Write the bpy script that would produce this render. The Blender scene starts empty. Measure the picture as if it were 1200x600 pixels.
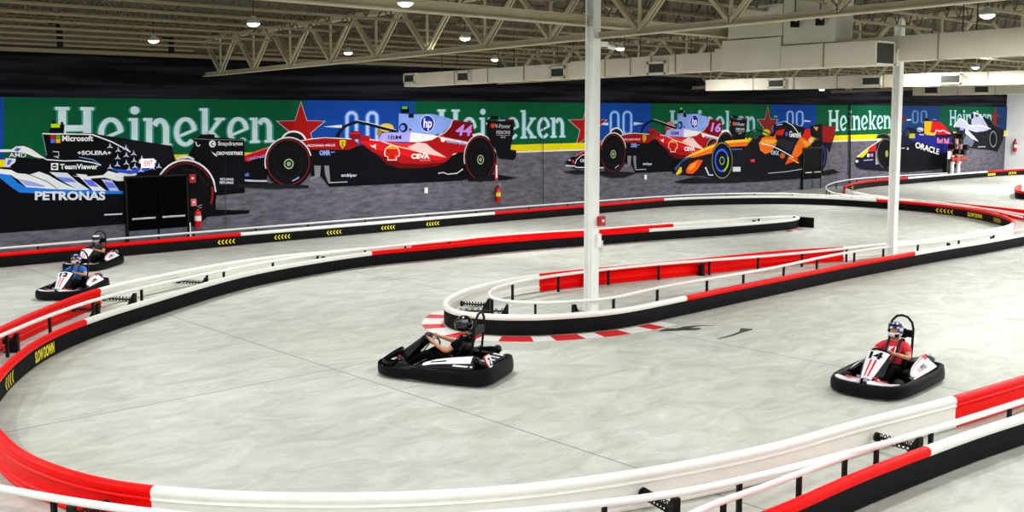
import bpy, bmesh, math, random
from math import sin, cos, pi, radians, sqrt, atan2, floor
from mathutils import Vector, Matrix
from mathutils.geometry import tessellate_polygon
random.seed(7)
C = bpy.context.scene.collection
# ------------------------------------------------------------------ camera
F, PX, PY, EYE = 1220.0, 600.0, 258.0, 4.2
AZ = radians(47.5); PITCH = math.atan(124 / F)
WALL_Y, RIGHT_X = 32.0, 78.4
def ray(px, py):
    u = (px - PX) / F; v = -(py - PY) / F
    fw = cos(PITCH) + v * sin(PITCH); up = -sin(PITCH) + v * cos(PITCH)
    return Vector((fw * cos(AZ) + u * sin(AZ), fw * sin(AZ) - u * cos(AZ), up))
def ground(px, py, z=0.0):
    d = ray(px, py); t = (z - EYE) / d.z
    return Vector((d.x * t, d.y * t, z))
def on_wall(px, py, Y=WALL_Y):
    d = ray(px, py); t = Y / d.y
    return Vector((d.x * t, Y, EYE + d.z * t))
def project(p):
    x, y, z = p[0], p[1], p[2] - EYE
    f = x * cos(AZ) + y * sin(AZ); r = x * sin(AZ) - y * cos(AZ)
    d = f * cos(PITCH) - z * sin(PITCH); u = f * sin(PITCH) + z * cos(PITCH)
    if d < 0.5: return (-9999, -9999, d)
    return (PX + F * r / d, PY - F * u / d, d)
cd = bpy.data.cameras.new('camera'); cam = bpy.data.objects.new('camera', cd); C.objects.link(cam)
cd.sensor_width = 36; cd.lens = 36 * F / 1200.0; cd.shift_y = (PY - 300) / 1200.0
cd.clip_end = 400; cd.clip_start = 0.1
fwd = Vector((cos(AZ) * cos(PITCH), sin(AZ) * cos(PITCH), -sin(PITCH)))
cam.location = (0, 0, EYE); cam.rotation_euler = fwd.to_track_quat('-Z', 'Y').to_euler()
bpy.context.scene.camera = cam
# --------------------------------------------------------------- materials
def lin(c):
    if isinstance(c, str):
        c = [int(c[i:i + 2], 16) / 255 for i in (0, 2, 4)]
    elif max(c) > 1.0: c = [a / 255 for a in c]
    return [a / 12.92 if a <= .04045 else ((a + .055) / 1.055) ** 2.4 for a in c]
MATS = {}
def mat(name, col, rough=.5, metal=0., var=.06, scale=6., k=1., spec=.5, bump=0., coat=0.):
    if name in MATS: return MATS[name]
    m = bpy.data.materials.new(name); m.use_nodes = True; nt = m.node_tree; n = nt.nodes; l = nt.links
    b = n['Principled BSDF']; b.inputs['Roughness'].default_value = rough; b.inputs['Metallic'].default_value = metal
    b.inputs['Specular IOR Level'].default_value = spec; b.inputs['Coat Weight'].default_value = coat
    c = [min(.95, a * k) for a in lin(col)]
    tc = n.new('ShaderNodeTexCoord'); no = n.new('ShaderNodeTexNoise'); no.inputs['Scale'].default_value = scale
    no.inputs['Detail'].default_value = 3; l.new(tc.outputs['Object'], no.inputs['Vector'])
    r = n.new('ShaderNodeValToRGB'); r.color_ramp.elements[0].position = .3; r.color_ramp.elements[1].position = .7
    r.color_ramp.elements[0].color = [a * (1 - var) for a in c] + [1]
    r.color_ramp.elements[1].color = [min(1, a * (1 + var)) for a in c] + [1]
    l.new(no.outputs['Fac'], r.inputs['Fac']); l.new(r.outputs['Color'], b.inputs['Base Color'])
    if bump:
        bp = n.new('ShaderNodeBump'); bp.inputs['Strength'].default_value = bump; bp.inputs['Distance'].default_value = .02
        l.new(no.outputs['Fac'], bp.inputs['Height']); l.new(bp.outputs['Normal'], b.inputs['Normal'])
    MATS[name] = m; return m
def emit(name, col, strength):
    m = bpy.data.materials.new(name); m.use_nodes = True; nt = m.node_tree
    b = nt.nodes['Principled BSDF']; b.inputs['Emission Color'].default_value = lin(col) + [1]
    b.inputs['Emission Strength'].default_value = strength; b.inputs['Base Color'].default_value = lin(col) + [1]
    return m
PRINT_K = 1.3
def ink(col):          # a printing ink of the wall graphic
    return mat('ink_' + col, col, rough=.85, var=.05, scale=3., k=PRINT_K, spec=.06)
# ------------------------------------------------------------- mesh builder
class MB:
    def __init__(s): s.v = []; s.f = []; s.m = []; s.mats = []
    def mi(s, m):
        if m not in s.mats: s.mats.append(m)
        return s.mats.index(m)
    def add(s, vs, fs, m):
        o = len(s.v); i = s.mi(m); s.v += [tuple(v) for v in vs]
        for f in fs: s.f.append([a + o for a in f]); s.m.append(i)
    def box(s, c, d, m, rot=None, bev=0):
        x, y, z = [a / 2 for a in d]; R = rot if rot is not None else Matrix.Identity(3); c = Vector(c)
        if bev:
            bm = bmesh.new(); bmesh.ops.create_cube(bm, size=1.0)
            for v in bm.verts: v.co = Vector((v.co.x * d[0], v.co.y * d[1], v.co.z * d[2]))
            bmesh.ops.bevel(bm, geom=bm.edges[:], offset=bev, segments=2, affect='EDGES', profile=.5)
            bm.verts.index_update()
            s.add([c + R @ v.co for v in bm.verts], [[v.index for v in f.verts] for f in bm.faces], m); bm.free(); return
        vs = [c + R @ Vector((sx * x, sy * y, sz * z)) for sx in (-1, 1) for sy in (-1, 1) for sz in (-1, 1)]
        s.add(vs, [(0, 1, 3, 2), (4, 6, 7, 5), (0, 4, 5, 1), (2, 3, 7, 6), (0, 2, 6, 4), (1, 5, 7, 3)], m)
    def bar(s, a, b, w, h, m):      # rectangular bar from a to b
        a = Vector(a); b = Vector(b); d = b - a; L = d.length
        if L < 1e-5: return
        q = d.to_track_quat('X', 'Z').to_matrix(); s.box((a + b) / 2, (L, w, h), m, q)
    def tube(s, pts, r, m, n=8, caps=True, closed=False):
        pts = [Vector(p) for p in pts]; N = len(pts); vs = []; fs = []
        rr = r if isinstance(r, (list, tuple)) else [r] * N
        up = None
        for i, p in enumerate(pts):
            if closed: t = pts[(i + 1) % N] - pts[i - 1]
            else: t = pts[min(i + 1, N - 1)] - pts[max(i - 1, 0)]
            t.normalize()
            if up is None:
                up = t.orthogonal().normalized()
            up = (up - t * up.dot(t)).normalized(); bi = t.cross(up)
            for k in range(n):
                a = 2 * pi * k / n; vs.append(p + (up * cos(a) + bi * sin(a)) * rr[i])
        M = N if closed else N - 1
        for i in range(M):
            for k in range(n):
                j = (i + 1) % N; k2 = (k + 1) % n
                fs.append((i * n + k, i * n + k2, j * n + k2, j * n + k))
        if caps and not closed:
            fs.append(list(range(n))[::-1]); fs.append([(N - 1) * n + k for k in range(n)])
        s.add(vs, fs, m)
    def cyl(s, a, b, r, m, n=12, r2=None):
        s.tube([a, b], [r, r if r2 is None else r2], m, n)
    def lathe(s, prof, m, M=None, n=20):   # profile (radius, height) about local Z
        M = M or Matrix.Identity(4); vs = []; fs = []; P = len(prof)
        for k in range(n):
            a = 2 * pi * k / n
            for (r, h) in prof: vs.append(M @ Vector((r * cos(a), r * sin(a), h)))
        for k in range(n):
            for i in range(P - 1):
                k2 = (k + 1) % n; fs.append((k * P + i, k2 * P + i, k2 * P + i + 1, k * P + i + 1))
        s.add(vs, fs, m)
    def extrude(s, outline, z0, z1, m, M=None):
        M = M or Matrix.Identity(4); N = len(outline)
        vs = [M @ Vector((x, y, z0)) for x, y in outline] + [M @ Vector((x, y, z1)) for x, y in outline]
        tr = tessellate_polygon([[Vector((x, y, 0)) for x, y in outline]])
        fs = [tuple(t) for t in tr] + [tuple(a + N for a in t[::-1]) for t in tr]
        fs += [(i, (i + 1) % N, (i + 1) % N + N, i + N) for i in range(N)]
        s.add(vs, fs, m)
    def grid(s, rows, m, thick=0.):
        R = len(rows); Cn = len(rows[0]); vs = [v for r in rows for v in r]; fs = []
        for i in range(R - 1):
            for j in range(Cn - 1):
                fs.append((i * Cn + j, i * Cn + j + 1, (i + 1) * Cn + j + 1, (i + 1) * Cn + j))
        s.add(vs, fs, m)
    def loft(s, secs, m, caps=True):    # closed cross sections of equal length
        n = len(secs[0]); vs = [v for r in secs for v in r]; fs = []
        for i in range(len(secs) - 1):
            for k in range(n):
                k2 = (k + 1) % n; fs.append((i * n + k, i * n + k2, (i + 1) * n + k2, (i + 1) * n + k))
        if caps: fs.append(list(range(n))[::-1]); fs.append([(len(secs) - 1) * n + k for k in range(n)])
        s.add(vs, fs, m)
    def build(s, name, parent=None, loc=None, smooth=False, norm=True):
        me = bpy.data.meshes.new(name); me.from_pydata(s.v, [], s.f)
        for m in s.mats: me.materials.append(m)
        me.polygons.foreach_set('material_index', s.m)
        if norm:
            bm = bmesh.new(); bm.from_mesh(me); bmesh.ops.recalc_face_normals(bm, faces=bm.faces[:]); bm.to_mesh(me); bm.free()
        o = bpy.data.objects.new(name, me); C.objects.link(o)
        if loc is not None:
            L = Vector(loc); me.transform(Matrix.Translation(-L)); o.location = L
        if smooth: smooth_by_angle(me)
        if parent is not None: attach(o, parent)
        return o
def attach(o, parent):
    wm = o.matrix_basis.copy(); o.parent = parent
    P = parent; chain = Matrix.Identity(4)
    while P is not None: chain = P.matrix_basis @ chain; P = P.parent
    o.matrix_basis = chain.inverted() @ wm
def attach_local(o, parent): o.parent = parent
def smooth_by_angle(me, ang=40):
    me.polygons.foreach_set('use_smooth', [True] * len(me.polygons))
    bm = bmesh.new(); bm.from_mesh(me)
    for e in bm.edges:
        if len(e.link_faces) == 2 and e.calc_face_angle(0) > radians(ang): e.smooth = False
    bm.to_mesh(me); bm.free()
def tag(o, label, cat=None, group=None, kind=None):
    if label: o['label'] = label
    if cat: o['category'] = cat
    if group: o['group'] = group
    if kind: o['kind'] = kind
    return o
def empty(name, loc, label, cat, group=None, rz=0):
    o = bpy.data.objects.new(name, None); C.objects.link(o); o.location = loc; o.rotation_euler = (0, 0, rz)
    o.empty_display_size = .2
    return tag(o, label, cat, group)
def struct(o): o['kind'] = 'structure'; return o
def dup(root, loc=None, rz=None, label=None):
    def cp(o, parent):
        c = o.copy(); C.objects.link(c)
        if parent is not None: c.parent = parent
        for ch in list(o.children): cp(ch, c)
        return c
    r = cp(root, None)
    if loc is not None: r.location = loc
    if rz is not None: r.rotation_euler = (0, 0, rz)
    if label: r['label'] = label
    return r
# ---------------------------------------------------------------- lettering
_TX = {}
def text_geo(s, bold=0.0):
    key = (s, bold)
    if key in _TX: return _TX[key]
    cu = bpy.data.curves.new('lettering', 'FONT'); cu.body = s; cu.size = 1; cu.offset = bold
    cu.resolution_u = 3; cu.dimensions = '2D'; cu.fill_mode = 'FRONT'
    ob = bpy.data.objects.new('lettering', cu); C.objects.link(ob)
    bpy.context.view_layer.update()
    ev = ob.evaluated_get(bpy.context.evaluated_depsgraph_get()); me = ev.to_mesh()
    vs = [v.co.copy() for v in me.vertices]; fs = [list(p.vertices) for p in me.polygons]
    ev.to_mesh_clear(); bpy.data.objects.remove(ob); bpy.data.curves.remove(cu)
    x0 = min(v.x for v in vs); x1 = max(v.x for v in vs); y0 = min(v.y for v in vs); y1 = max(v.y for v in vs)
    vs = [((v.x - x0) / (x1 - x0), (v.y - y0) / (y1 - y0)) for v in vs]
    _TX[key] = (vs, fs); return _TX[key]
# ------------------------------------------------------------------- paths
def catmull(P, per=8):
    out = []; n = len(P)
    for i in range(n - 1):
        p0 = P[max(i - 1, 0)]; p1 = P[i]; p2 = P[i + 1]; p3 = P[min(i + 2, n - 1)]
        d1 = max((p1 - p0).length, 1e-3) ** .5; d2 = max((p2 - p1).length, 1e-3) ** .5; d3 = max((p3 - p2).length, 1e-3) ** .5
        m1 = (p2 - p1) - d2 * 0 * p1; 
        # non-uniform tangents
        t1 = ((p1 - p0) / d1 - (p2 - p0) / (d1 + d2) + (p2 - p1) / d2) * d2 if i > 0 else (p2 - p1)
        t2 = ((p2 - p1) / d2 - (p3 - p1) / (d2 + d3) + (p3 - p2) / d3) * d2 if i < n - 2 else (p2 - p1)
        for k in range(per):
            t = k / per; a = 2 * t**3 - 3 * t**2 + 1; b = t**3 - 2 * t**2 + t; c = -2 * t**3 + 3 * t**2; d = t**3 - t**2
            out.append(p1 * a + t1 * b + p2 * c + t2 * d)
    out.append(P[-1]); return out
def resample(P, step):
    d = [0]
    for i in range(1, len(P)): d.append(d[-1] + (P[i] - P[i - 1]).length)
    n = max(2, int(d[-1] / step)); out = []; j = 0
    for i in range(n + 1):
        t = d[-1] * i / n
        while j < len(P) - 2 and d[j + 1] < t: j += 1
        u = (t - d[j]) / max(d[j + 1] - d[j], 1e-6); out.append(P[j].lerp(P[j + 1], min(max(u, 0), 1)))
    return out
def path_from(pts, z, step=.22, smooth=6):
    P = [ground(p[0], p[1], z) if len(p) == 2 else Vector((p[0], p[1], z)) for p in pts]
    P = resample(catmull(P), step)
    for _ in range(smooth):
        Q = P[:]
        for i in range(1, len(P) - 1): Q[i] = P[i] * .5 + (P[i - 1] + P[i + 1]) * .25
        P = Q
    return P
def normals(P):     # right-hand normals in plan
    out = []
    for i in range(len(P)):
        t = P[min(i + 1, len(P) - 1)] - P[max(i - 1, 0)]; t.z = 0; t.normalize(); out.append(Vector((t.y, -t.x, 0)))
    return out
def near_index(P, px, py=None, lo=0, hi=None):
    best, bi = 1e9, 0
    for i in range(lo, hi if hi else len(P)):
        q = project(P[i])
        if q[2] < 1: continue
        d = abs(q[0] - px) if py is None else math.hypot(q[0] - px, q[1] - py)
        if d < best: best, bi = d, i
    return bi
def sweep(mb, P, N, prof, m):    # profile points (toward track, z)
    secs = [[Vector((p.x, p.y, 0)) + n * a + Vector((0, 0, z)) for a, z in prof] for p, n in zip(P, N)]
    mb.loft(secs, m)
# ================================================================= setting
WHITE = mat('white_plastic', 'f2f2ea', .35, var=.02)
RED = mat('red_plastic', 'f20202', .4, var=.03, spec=.1)
BLACKR = mat('black_rubber', '0e1213', .7, var=.15, scale=2, spec=.1)
BLACKM = mat('black_metal', '060606', .5, spec=.25)
PAINTW = mat('white_paint', 'f8faf6', .4, var=.02)
CREAM = mat('cream_steel_shaded', '6a6046', .6, var=.08)  # roof shade painted into the cream of the steel
GIRD = mat('girder_cream', 'bcb394', .55, var=.06)
CREAM2 = mat('cream_steel_half_shaded', '92886a', .55, var=.05)  # lighter copy of the same cream, less roof shade in its colour
DUCT = mat('painted_duct', 'd8d3bf', .5, var=.04, scale=1.5)
YELLOW = mat('yellow_vinyl', 'f2e61a', .5, var=.02)
def floor_material():
    m = bpy.data.materials.new('polished_concrete'); m.use_nodes = True; nt = m.node_tree; n = nt.nodes; l = nt.links
    b = n['Principled BSDF']; b.inputs['Roughness'].default_value = .5; b.inputs['Specular IOR Level'].default_value = .25
    tc = n.new('ShaderNodeTexCoord')
    mp = n.new('ShaderNodeMapping'); mp.inputs['Scale'].default_value = (.8, 1.5, 1); mp.inputs['Rotation'].default_value = (0, 0, .6)
    l.new(tc.outputs['Object'], mp.inputs['Vector'])
    no = n.new('ShaderNodeTexNoise'); no.inputs['Scale'].default_value = 1.4; no.inputs['Detail'].default_value = 9; no.inputs['Roughness'].default_value = .7; no.inputs['Distortion'].default_value = .9
    l.new(mp.outputs['Vector'], no.inputs['Vector'])
    r = n.new('ShaderNodeValToRGB'); e = r.color_ramp.elements
    e[0].position = .32; e[1].position = .68
    e[0].color = lin('aeb1a9') + [1]; e[1].color = lin('d2d6cf') + [1]
    l.new(no.outputs['Fac'], r.inputs['Fac'])
    n2 = n.new('ShaderNodeTexNoise'); n2.inputs['Scale'].default_value = .22; n2.inputs['Detail'].default_value = 3
    l.new(tc.outputs['Object'], n2.inputs['Vector'])
    r2 = n.new('ShaderNodeValToRGB'); r2.color_ramp.elements[0].position = .35; r2.color_ramp.elements[1].position = .65
    r2.color_ramp.elements[0].color = (.93, .93, .90, 1); r2.color_ramp.elements[1].color = (1.0, 1.0, .985, 1)
    l.new(n2.outputs['Fac'], r2.inputs['Fac'])
    mx = n.new('ShaderNodeMixRGB'); mx.blend_type = 'MULTIPLY'; mx.inputs['Fac'].default_value = 1
    l.new(r.outputs['Color'], mx.inputs['Color1']); l.new(r2.outputs['Color'], mx.inputs['Color2'])
    # saw-cut joints on the column grid and half way between
    sp = n.new('ShaderNodeSeparateXYZ'); l.new(tc.outputs['Object'], sp.inputs['Vector'])
    def joint(out, phase, period, half):
        a = n.new('ShaderNodeMath'); a.operation = 'ADD'; a.inputs[1].default_value = -phase + period * 20.5; l.new(out, a.inputs[0])
        mo = n.new('ShaderNodeMath'); mo.operation = 'MODULO'; mo.inputs[1].default_value = period; l.new(a.outputs[0], mo.inputs[0])
        su = n.new('ShaderNodeMath'); su.operation = 'SUBTRACT'; su.inputs[1].default_value = period / 2; l.new(mo.outputs[0], su.inputs[0])
        ab = n.new('ShaderNodeMath'); ab.operation = 'ABSOLUTE'; l.new(su.outputs[0], ab.inputs[0])
        lt = n.new('ShaderNodeMath'); lt.operation = 'LESS_THAN'; lt.inputs[1].default_value = half; l.new(ab.outputs[0], lt.inputs[0])
        return lt.outputs[0]
    j1 = joint(sp.outputs['X'], 9.25, 6.33, .011); j2 = joint(sp.outputs['Y'], 14.47, 8.7, .011)
    mxm = n.new('ShaderNodeMath'); mxm.operation = 'MAXIMUM'; l.new(j1, mxm.inputs[0]); l.new(j2, mxm.inputs[1])
    fac = n.new('ShaderNodeMath'); fac.operation = 'MULTIPLY'; fac.inputs[1].default_value = .8; l.new(mxm.outputs[0], fac.inputs[0])
    m2 = n.new('ShaderNodeMixRGB'); m2.inputs['Color2'].default_value = lin('5c5c52') + [1]
    l.new(fac.outputs[0], m2.inputs['Fac']); l.new(mx.outputs['Color'], m2.inputs['Color1'])
    l.new(m2.outputs['Color'], b.inputs['Base Color'])
    bp = n.new('ShaderNodeBump'); bp.inputs['Strength'].default_value = .06; l.new(no.outputs['Fac'], bp.inputs['Height']); l.new(bp.outputs['Normal'], b.inputs['Normal'])
    return m
mb = MB(); mb.box((30, 10, -.1), (110, 46, .2), floor_material()); struct(mb.build('floor'))
# dark drape above the wall graphic
def drape_material():
    m = bpy.data.materials.new('black_drape'); m.use_nodes = True; nt = m.node_tree; n = nt.nodes; l = nt.links
    b = n['Principled BSDF']; b.inputs['Roughness'].default_value = .8; b.inputs['Specular IOR Level'].default_value = .08
    tc = n.new('ShaderNodeTexCoord'); mp = n.new('ShaderNodeMapping'); mp.inputs['Scale'].default_value = (.12, 1, 3.0)
    l.new(tc.outputs['Object'], mp.inputs['Vector'])
    no = n.new('ShaderNodeTexNoise'); no.inputs['Scale'].default_value = 1.6; no.inputs['Detail'].default_value = 4; l.new(mp.outputs['Vector'], no.inputs['Vector'])
    r = n.new('ShaderNodeValToRGB'); r.color_ramp.elements[0].position = .45; r.color_ramp.elements[1].position = .8
    r.color_ramp.elements[0].color = lin('0a0a10') + [1]; r.color_ramp.elements[1].color = lin('34353e') + [1]
    l.new(no.outputs['Fac'], r.inputs['Fac']); l.new(r.outputs['Color'], b.inputs['Base Color']); return m
mb = MB(); mb.box((36.7, WALL_Y + .2, 3.0), (83.4, .36, 6.0), drape_material())
struct(mb.build('wall_back'))
mb = MB(); mb.box((36.7, WALL_Y + .2, 6.5), (83.4, .3, 1.0), CREAM); struct(mb.build('trim_1'))
mb = MB(); mb.box((36.7, WALL_Y - .05, 6.06), (83.4, .16, .11), CREAM2); struct(mb.build('trim_2'))
mb = MB(); mb.box((RIGHT_X + .15, 22, 3.5), (.3, 20.3, 7), mat('painted_block_wall', 'eef2f2', .7, var=.04, scale=1.2)); struct(mb.build('wall_right'))
def deck_z(y): return 6.78 + .0175 * (WALL_Y - y)
def deck_material():
    m = bpy.data.materials.new('ribbed_roof_deck'); m.use_nodes = True; nt = m.node_tree; n = nt.nodes; l = nt.links
    b = n['Principled BSDF']; b.inputs['Roughness'].default_value = .7
    tc = n.new('ShaderNodeTexCoord'); w = n.new('ShaderNodeTexWave'); w.inputs['Scale'].default_value = 2.0; w.bands_direction = 'X'
    l.new(tc.outputs['Object'], w.inputs['Vector'])
    no = n.new('ShaderNodeTexNoise'); no.inputs['Scale'].default_value = .7; l.new(tc.outputs['Object'], no.inputs['Vector'])
    r = n.new('ShaderNodeValToRGB'); r.color_ramp.elements[0].color = lin('332d1c') + [1]; r.color_ramp.elements[1].color = lin('453d28') + [1]
    l.new(no.outputs['Fac'], r.inputs['Fac']); l.new(r.outputs['Color'], b.inputs['Base Color'])
    bp = n.new('ShaderNodeBump'); bp.inputs['Strength'].default_value = .5; bp.inputs['Distance'].default_value = .04
    l.new(w.outputs['Fac'], bp.inputs['Height']); l.new(bp.outputs['Normal'], b.inputs['Normal']); return m
mb = MB(); dm = deck_material()
vs = [(x, y, deck_z(y) + d) for d in (0.0, .15) for y in (-4, WALL_Y + .4) for x in (-6, RIGHT_X + .3)]
mb.add(vs, [(0, 1, 3, 2), (4, 6, 7, 5), (0, 4, 5, 1), (2, 3, 7, 6), (0, 2, 6, 4), (1, 5, 7, 3)], dm)
struct(mb.build('ceiling'))

# ============================================================ wall graphic
class Print:
    """flat inks on the fabric wall graphic; everything lies on the wall plane"""
    def __init__(s, tf=None, base=0): s.mb = MB(); s.tf = tf; s.n = base
    def pt(s, p, d):
        w = on_wall(p[0], p[1])
        if s.tf: w = s.tf(w)
        return (w.x, WALL_Y - .03 - d, w.z)
    def lay(s): s.n += 1; return s.n * .0004
    def poly(s, pts, col, d=None):
        d = s.lay() if d is None else d
        V = [s.pt(p, d) for p in pts]
        tr = tessellate_polygon([[Vector((v[0], v[2], 0)) for v in V]])
        s.mb.add(V, [tuple(t) for t in tr], ink(col))
    def rect(s, x0, y0, x1, y1, col): s.poly([(x0, y0), (x1, y0), (x1, y1), (x0, y1)], col)
    def ell(s, cx, cy, rx, ry, col, inner=0, a0=0, a1=360, n=36):
        d = s.lay(); N = max(4, int(n * (a1 - a0) / 360)); full = (a1 - a0) >= 360
        A = [radians(a0 + (a1 - a0) * i / N) for i in range(N + (0 if full else 1))]
        o = [s.pt((cx + rx * cos(a), cy - ry * sin(a)), d) for a in A]
        if inner:
            q = [s.pt((cx + rx * inner * cos(a), cy - ry * inner * sin(a)), d) for a in A]; n_ = len(A)
            s.mb.add(o + q, [(i, (i + 1) % n_, n_ + (i + 1) % n_, n_ + i) for i in range(n_ if full else n_ - 1)], ink(col))
        else: s.mb.add(o, [list(range(len(o)))], ink(col))
    def stroke(s, pts, w, col):
        d = s.lay(); L = []; R = []
        for i in range(len(pts)):
            a = pts[max(i - 1, 0)]; b = pts[min(i + 1, len(pts) - 1)]; tx, ty = b[0] - a[0], b[1] - a[1]; q = math.hypot(tx, ty) or 1
            nx, ny = -ty / q * w / 2, tx / q * w / 2
            L.append(s.pt((pts[i][0] + nx, pts[i][1] + ny), d)); R.append(s.pt((pts[i][0] - nx, pts[i][1] - ny), d))
        n = len(pts); s.mb.add(L + R, [(i, i + 1, n + i + 1, n + i) for i in range(n - 1)], ink(col))
    def quad(s, uv, tl, tr, bl, br, d):
        A, B, D, E = [Vector(s.pt(q, d)) for q in (tl, tr, bl, br)]
        return [(D * (1 - u) + E * u) * (1 - v) + (A * (1 - u) + B * u) * v for u, v in uv]
    def text(s, t, tl, tr, bl, br, col, bold=.02):
        d = s.lay(); vs, fs = text_geo(t, bold)
        s.mb.add(s.quad(vs, tl, tr, bl, br, d), fs, ink(col))
    def textr(s, t, x0, y0, x1, y1, col, bold=.02, sl=0, it=0):
        s.text(t, (x0 + it, y0), (x1 + it, y0 + sl), (x0, y1), (x1, y1 + sl), col, bold)
    def glyphs(s, polys, tl, tr, bl, br, col):
        d = s.lay()
        for P in polys:
            V = s.quad(P, tl, tr, bl, br, d); d += 4e-5
            t = tessellate_polygon([[Vector((v[0], v[2], 0)) for v in V]])
            s.mb.add(V, [tuple(a) for a in t], ink(col))
    def build(s, name, parent, label=None):
        o = s.mb.build(name, parent, norm=False)
        if label: o['label'] = label
        return o
# serif word drawn letter by letter: unit box, cap height 1, x-height .74
def serif_word():
    out = []; W = 8.24
    def R(x0, y0, x1, y1): out.append([(x0 / W, y0), (x1 / W, y0), (x1 / W, y1), (x0 / W, y1)])
    def arc(cx, cy, rx, ry, t, a0, a1, tx=None, n=18):
        tx = tx or t; A = [radians(a0 + (a1 - a0) * i / n) for i in range(n + 1)]
        o = [((cx + rx * cos(a)) / W, cy + ry * sin(a)) for a in A]
        q = [((cx + (rx - tx) * cos(a)) / W, cy + (ry - t) * sin(a)) for a in A]
        for i in range(n): out.append([o[i], o[i + 1], q[i + 1], q[i]])
    xh = .74
    def stem(x, y0, y1, w=.22, bs=True, ts=True, tl=False):
        R(x, y0, x + w, y1)
        if bs: R(x - .1, y0, x + w + .1, y0 + .075)
        if ts: R(x - .1, y1 - .075, x + w + .1, y1)
        if tl: R(x - .1, y1 - .075, x + w, y1)
    def e(x):
        arc(x + .44, xh / 2, .44, xh / 2 + .02, .11, 8, 318, .2)
        out.append([((x + .14) / W, .20), ((x + .86) / W, .40), ((x + .86) / W, .48), ((x + .14) / W, .28)])
    def nn(x):
        stem(x + .1, 0, xh, ts=False, tl=True); stem(x + .72, 0, xh - .22, ts=False)
        arc(x + .6, xh - .32, .34, .32, .13, 0, 150, .22)
    stem(.1, 0, 1, .26); stem(.92, 0, 1, .26); R(.36, .44, .92, .58)
    e(1.42)
    stem(2.58, 0, xh, ts=False, tl=True); out.append([((2.69 + .16 * cos(a * pi / 6)) / W, .93 + .1 * sin(a * pi / 6)) for a in range(12)])
    nn(3.0); e(4.12)
    stem(5.2, 0, 1, ts=False, tl=True)
    out.append([(5.42 / W, .30), (5.80 / W, xh - .05), (6.02 / W, xh - .05), (5.56 / W, .30)])
    out.append([(5.42 / W, .38), (5.60 / W, .40), (6.06 / W, .04), (5.78 / W, .04)])
    R(5.7, xh - .075, 6.1, xh); R(5.7, 0, 6.14, .075)
    e(6.2); nn(7.12)
    return out
mur = empty('wall_mural', (40, WALL_Y - .03, 0), 'huge printed racing car mural with green and blue banner covering the long back wall', 'mural')
def asphalt_print():
    m = bpy.data.materials.new('printed_asphalt'); m.use_nodes = True; nt = m.node_tree; n = nt.nodes; l = nt.links
    b = n['Principled BSDF']; b.inputs['Roughness'].default_value = .8; b.inputs['Specular IOR Level'].default_value = .15
    tc = n.new('ShaderNodeTexCoord'); mp = n.new('ShaderNodeMapping'); mp.inputs['Scale'].default_value = (1, 1, 4); mp.inputs['Rotation'].default_value = (0, .15, 0)
    l.new(tc.outputs['Object'], mp.inputs['Vector'])
    no = n.new('ShaderNodeTexNoise'); no.inputs['Scale'].default_value = 1.6; no.inputs['Detail'].default_value = 9; no.inputs['Roughness'].default_value = .75
    l.new(mp.outputs['Vector'], no.inputs['Vector'])
    r = n.new('ShaderNodeValToRGB'); r.color_ramp.elements[0].position = .3; r.color_ramp.elements[1].position = .7
    r.color_ramp.elements[0].color = [a * PRINT_K for a in lin('38363f')] + [1]; r.color_ramp.elements[1].color = [a * PRINT_K for a in lin('74717d')] + [1]
    l.new(no.outputs['Fac'], r.inputs['Fac']); l.new(r.outputs['Color'], b.inputs['Base Color']); return m
mb = MB(); mb.box(((RIGHT_X - 3) / 2, WALL_Y - .012, 2.345), (RIGHT_X + 3 - .1, .03, 4.69), asphalt_print()); mb.build('printed_fabric', mur)
def topy(x): return 114 + x * 11 / 1180
def gby(x): return 187 - x * 34 / 1175      # lower edge of the printed banner
P = Print()
def band(x0, x1, col, a=0): P.poly([(x0, topy(x0)), (x1, topy(x1)), (x1, gby(x1)), (x0, gby(x0))], col)
GRN, BLU = '0b5233', '123f92'
for x0, x1, c in ((-60, 4, BLU), (4, 356, GRN), (356, 485, BLU), (485, 696, GRN), (696, 762, BLU), (762, 904, GRN), (904, 956, BLU), (956, 1047, GRN), (1047, 1101, '1a3868'), (1101, 1167, '0b4a33'), (1167, 1181, '1a3868')):
    band(x0, x1, c)
for x0, x1 in ((-60, 352), (352, 560), (560, 1000), (1000, 1181)):
    def yl(x): return gby(x) + 11 - x * 6 / 1180
    P.poly([(x0, gby(x0)), (x1, gby(x1)), (x1, yl(x1)), (x0, yl(x0))], 'd8c80c')
    P.poly([(x0, yl(x0)), (x1, yl(x1)), (x1, yl(x1) + 1.6), (x0, yl(x0) + 1.6)], 'd8d8d2')
P.build('printed_banner', mur, 'green and blue printed banner with yellow kerb line')
def star(cx, cy, rx, ry, col):
    P.poly([(cx + rx * (1 if i % 2 == 0 else .4) * sin(i * pi / 5), cy - ry * (1 if i % 2 == 0 else .4) * cos(i * pi / 5)) for i in range(10)], col)
for a in ((352, 152, 29, 32), (688, 149, 23, 27), (899, 147, 12.5, 22), (1166, 139, 5, 14)):
    P = Print(None, 12); star(*(a[0], a[1], a[2] * 1.07, a[3] * 1.05), 'b0b0c4' if a[0] < 1000 else '6a2730'); star(*a, '9c1412' if a[0] < 700 else '7c2522'); P.build('printed_star', mur, 'red five pointed star')
def zeros(x0, x1, x2, x3, y0, y1, w, col, halo):
    for a, b in ((x0, x1), (x2, x3)):
        for ww, cc in ((w * 1.9, halo), (w, col)):
            r = (b - a) / 2; cx = (a + b) / 2
            pts = [(cx - r, y1 - r)] + [(cx - r * cos(t * pi / 8), y0 + r - r * sin(t * pi / 8)) for t in range(9)] + [(cx + r * cos(t * pi / 8), y1 - r + r * sin(t * pi / 8)) for t in range(9)] + [(cx - r, y1 - r)]
            P.stroke(pts, ww, cc)
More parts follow.
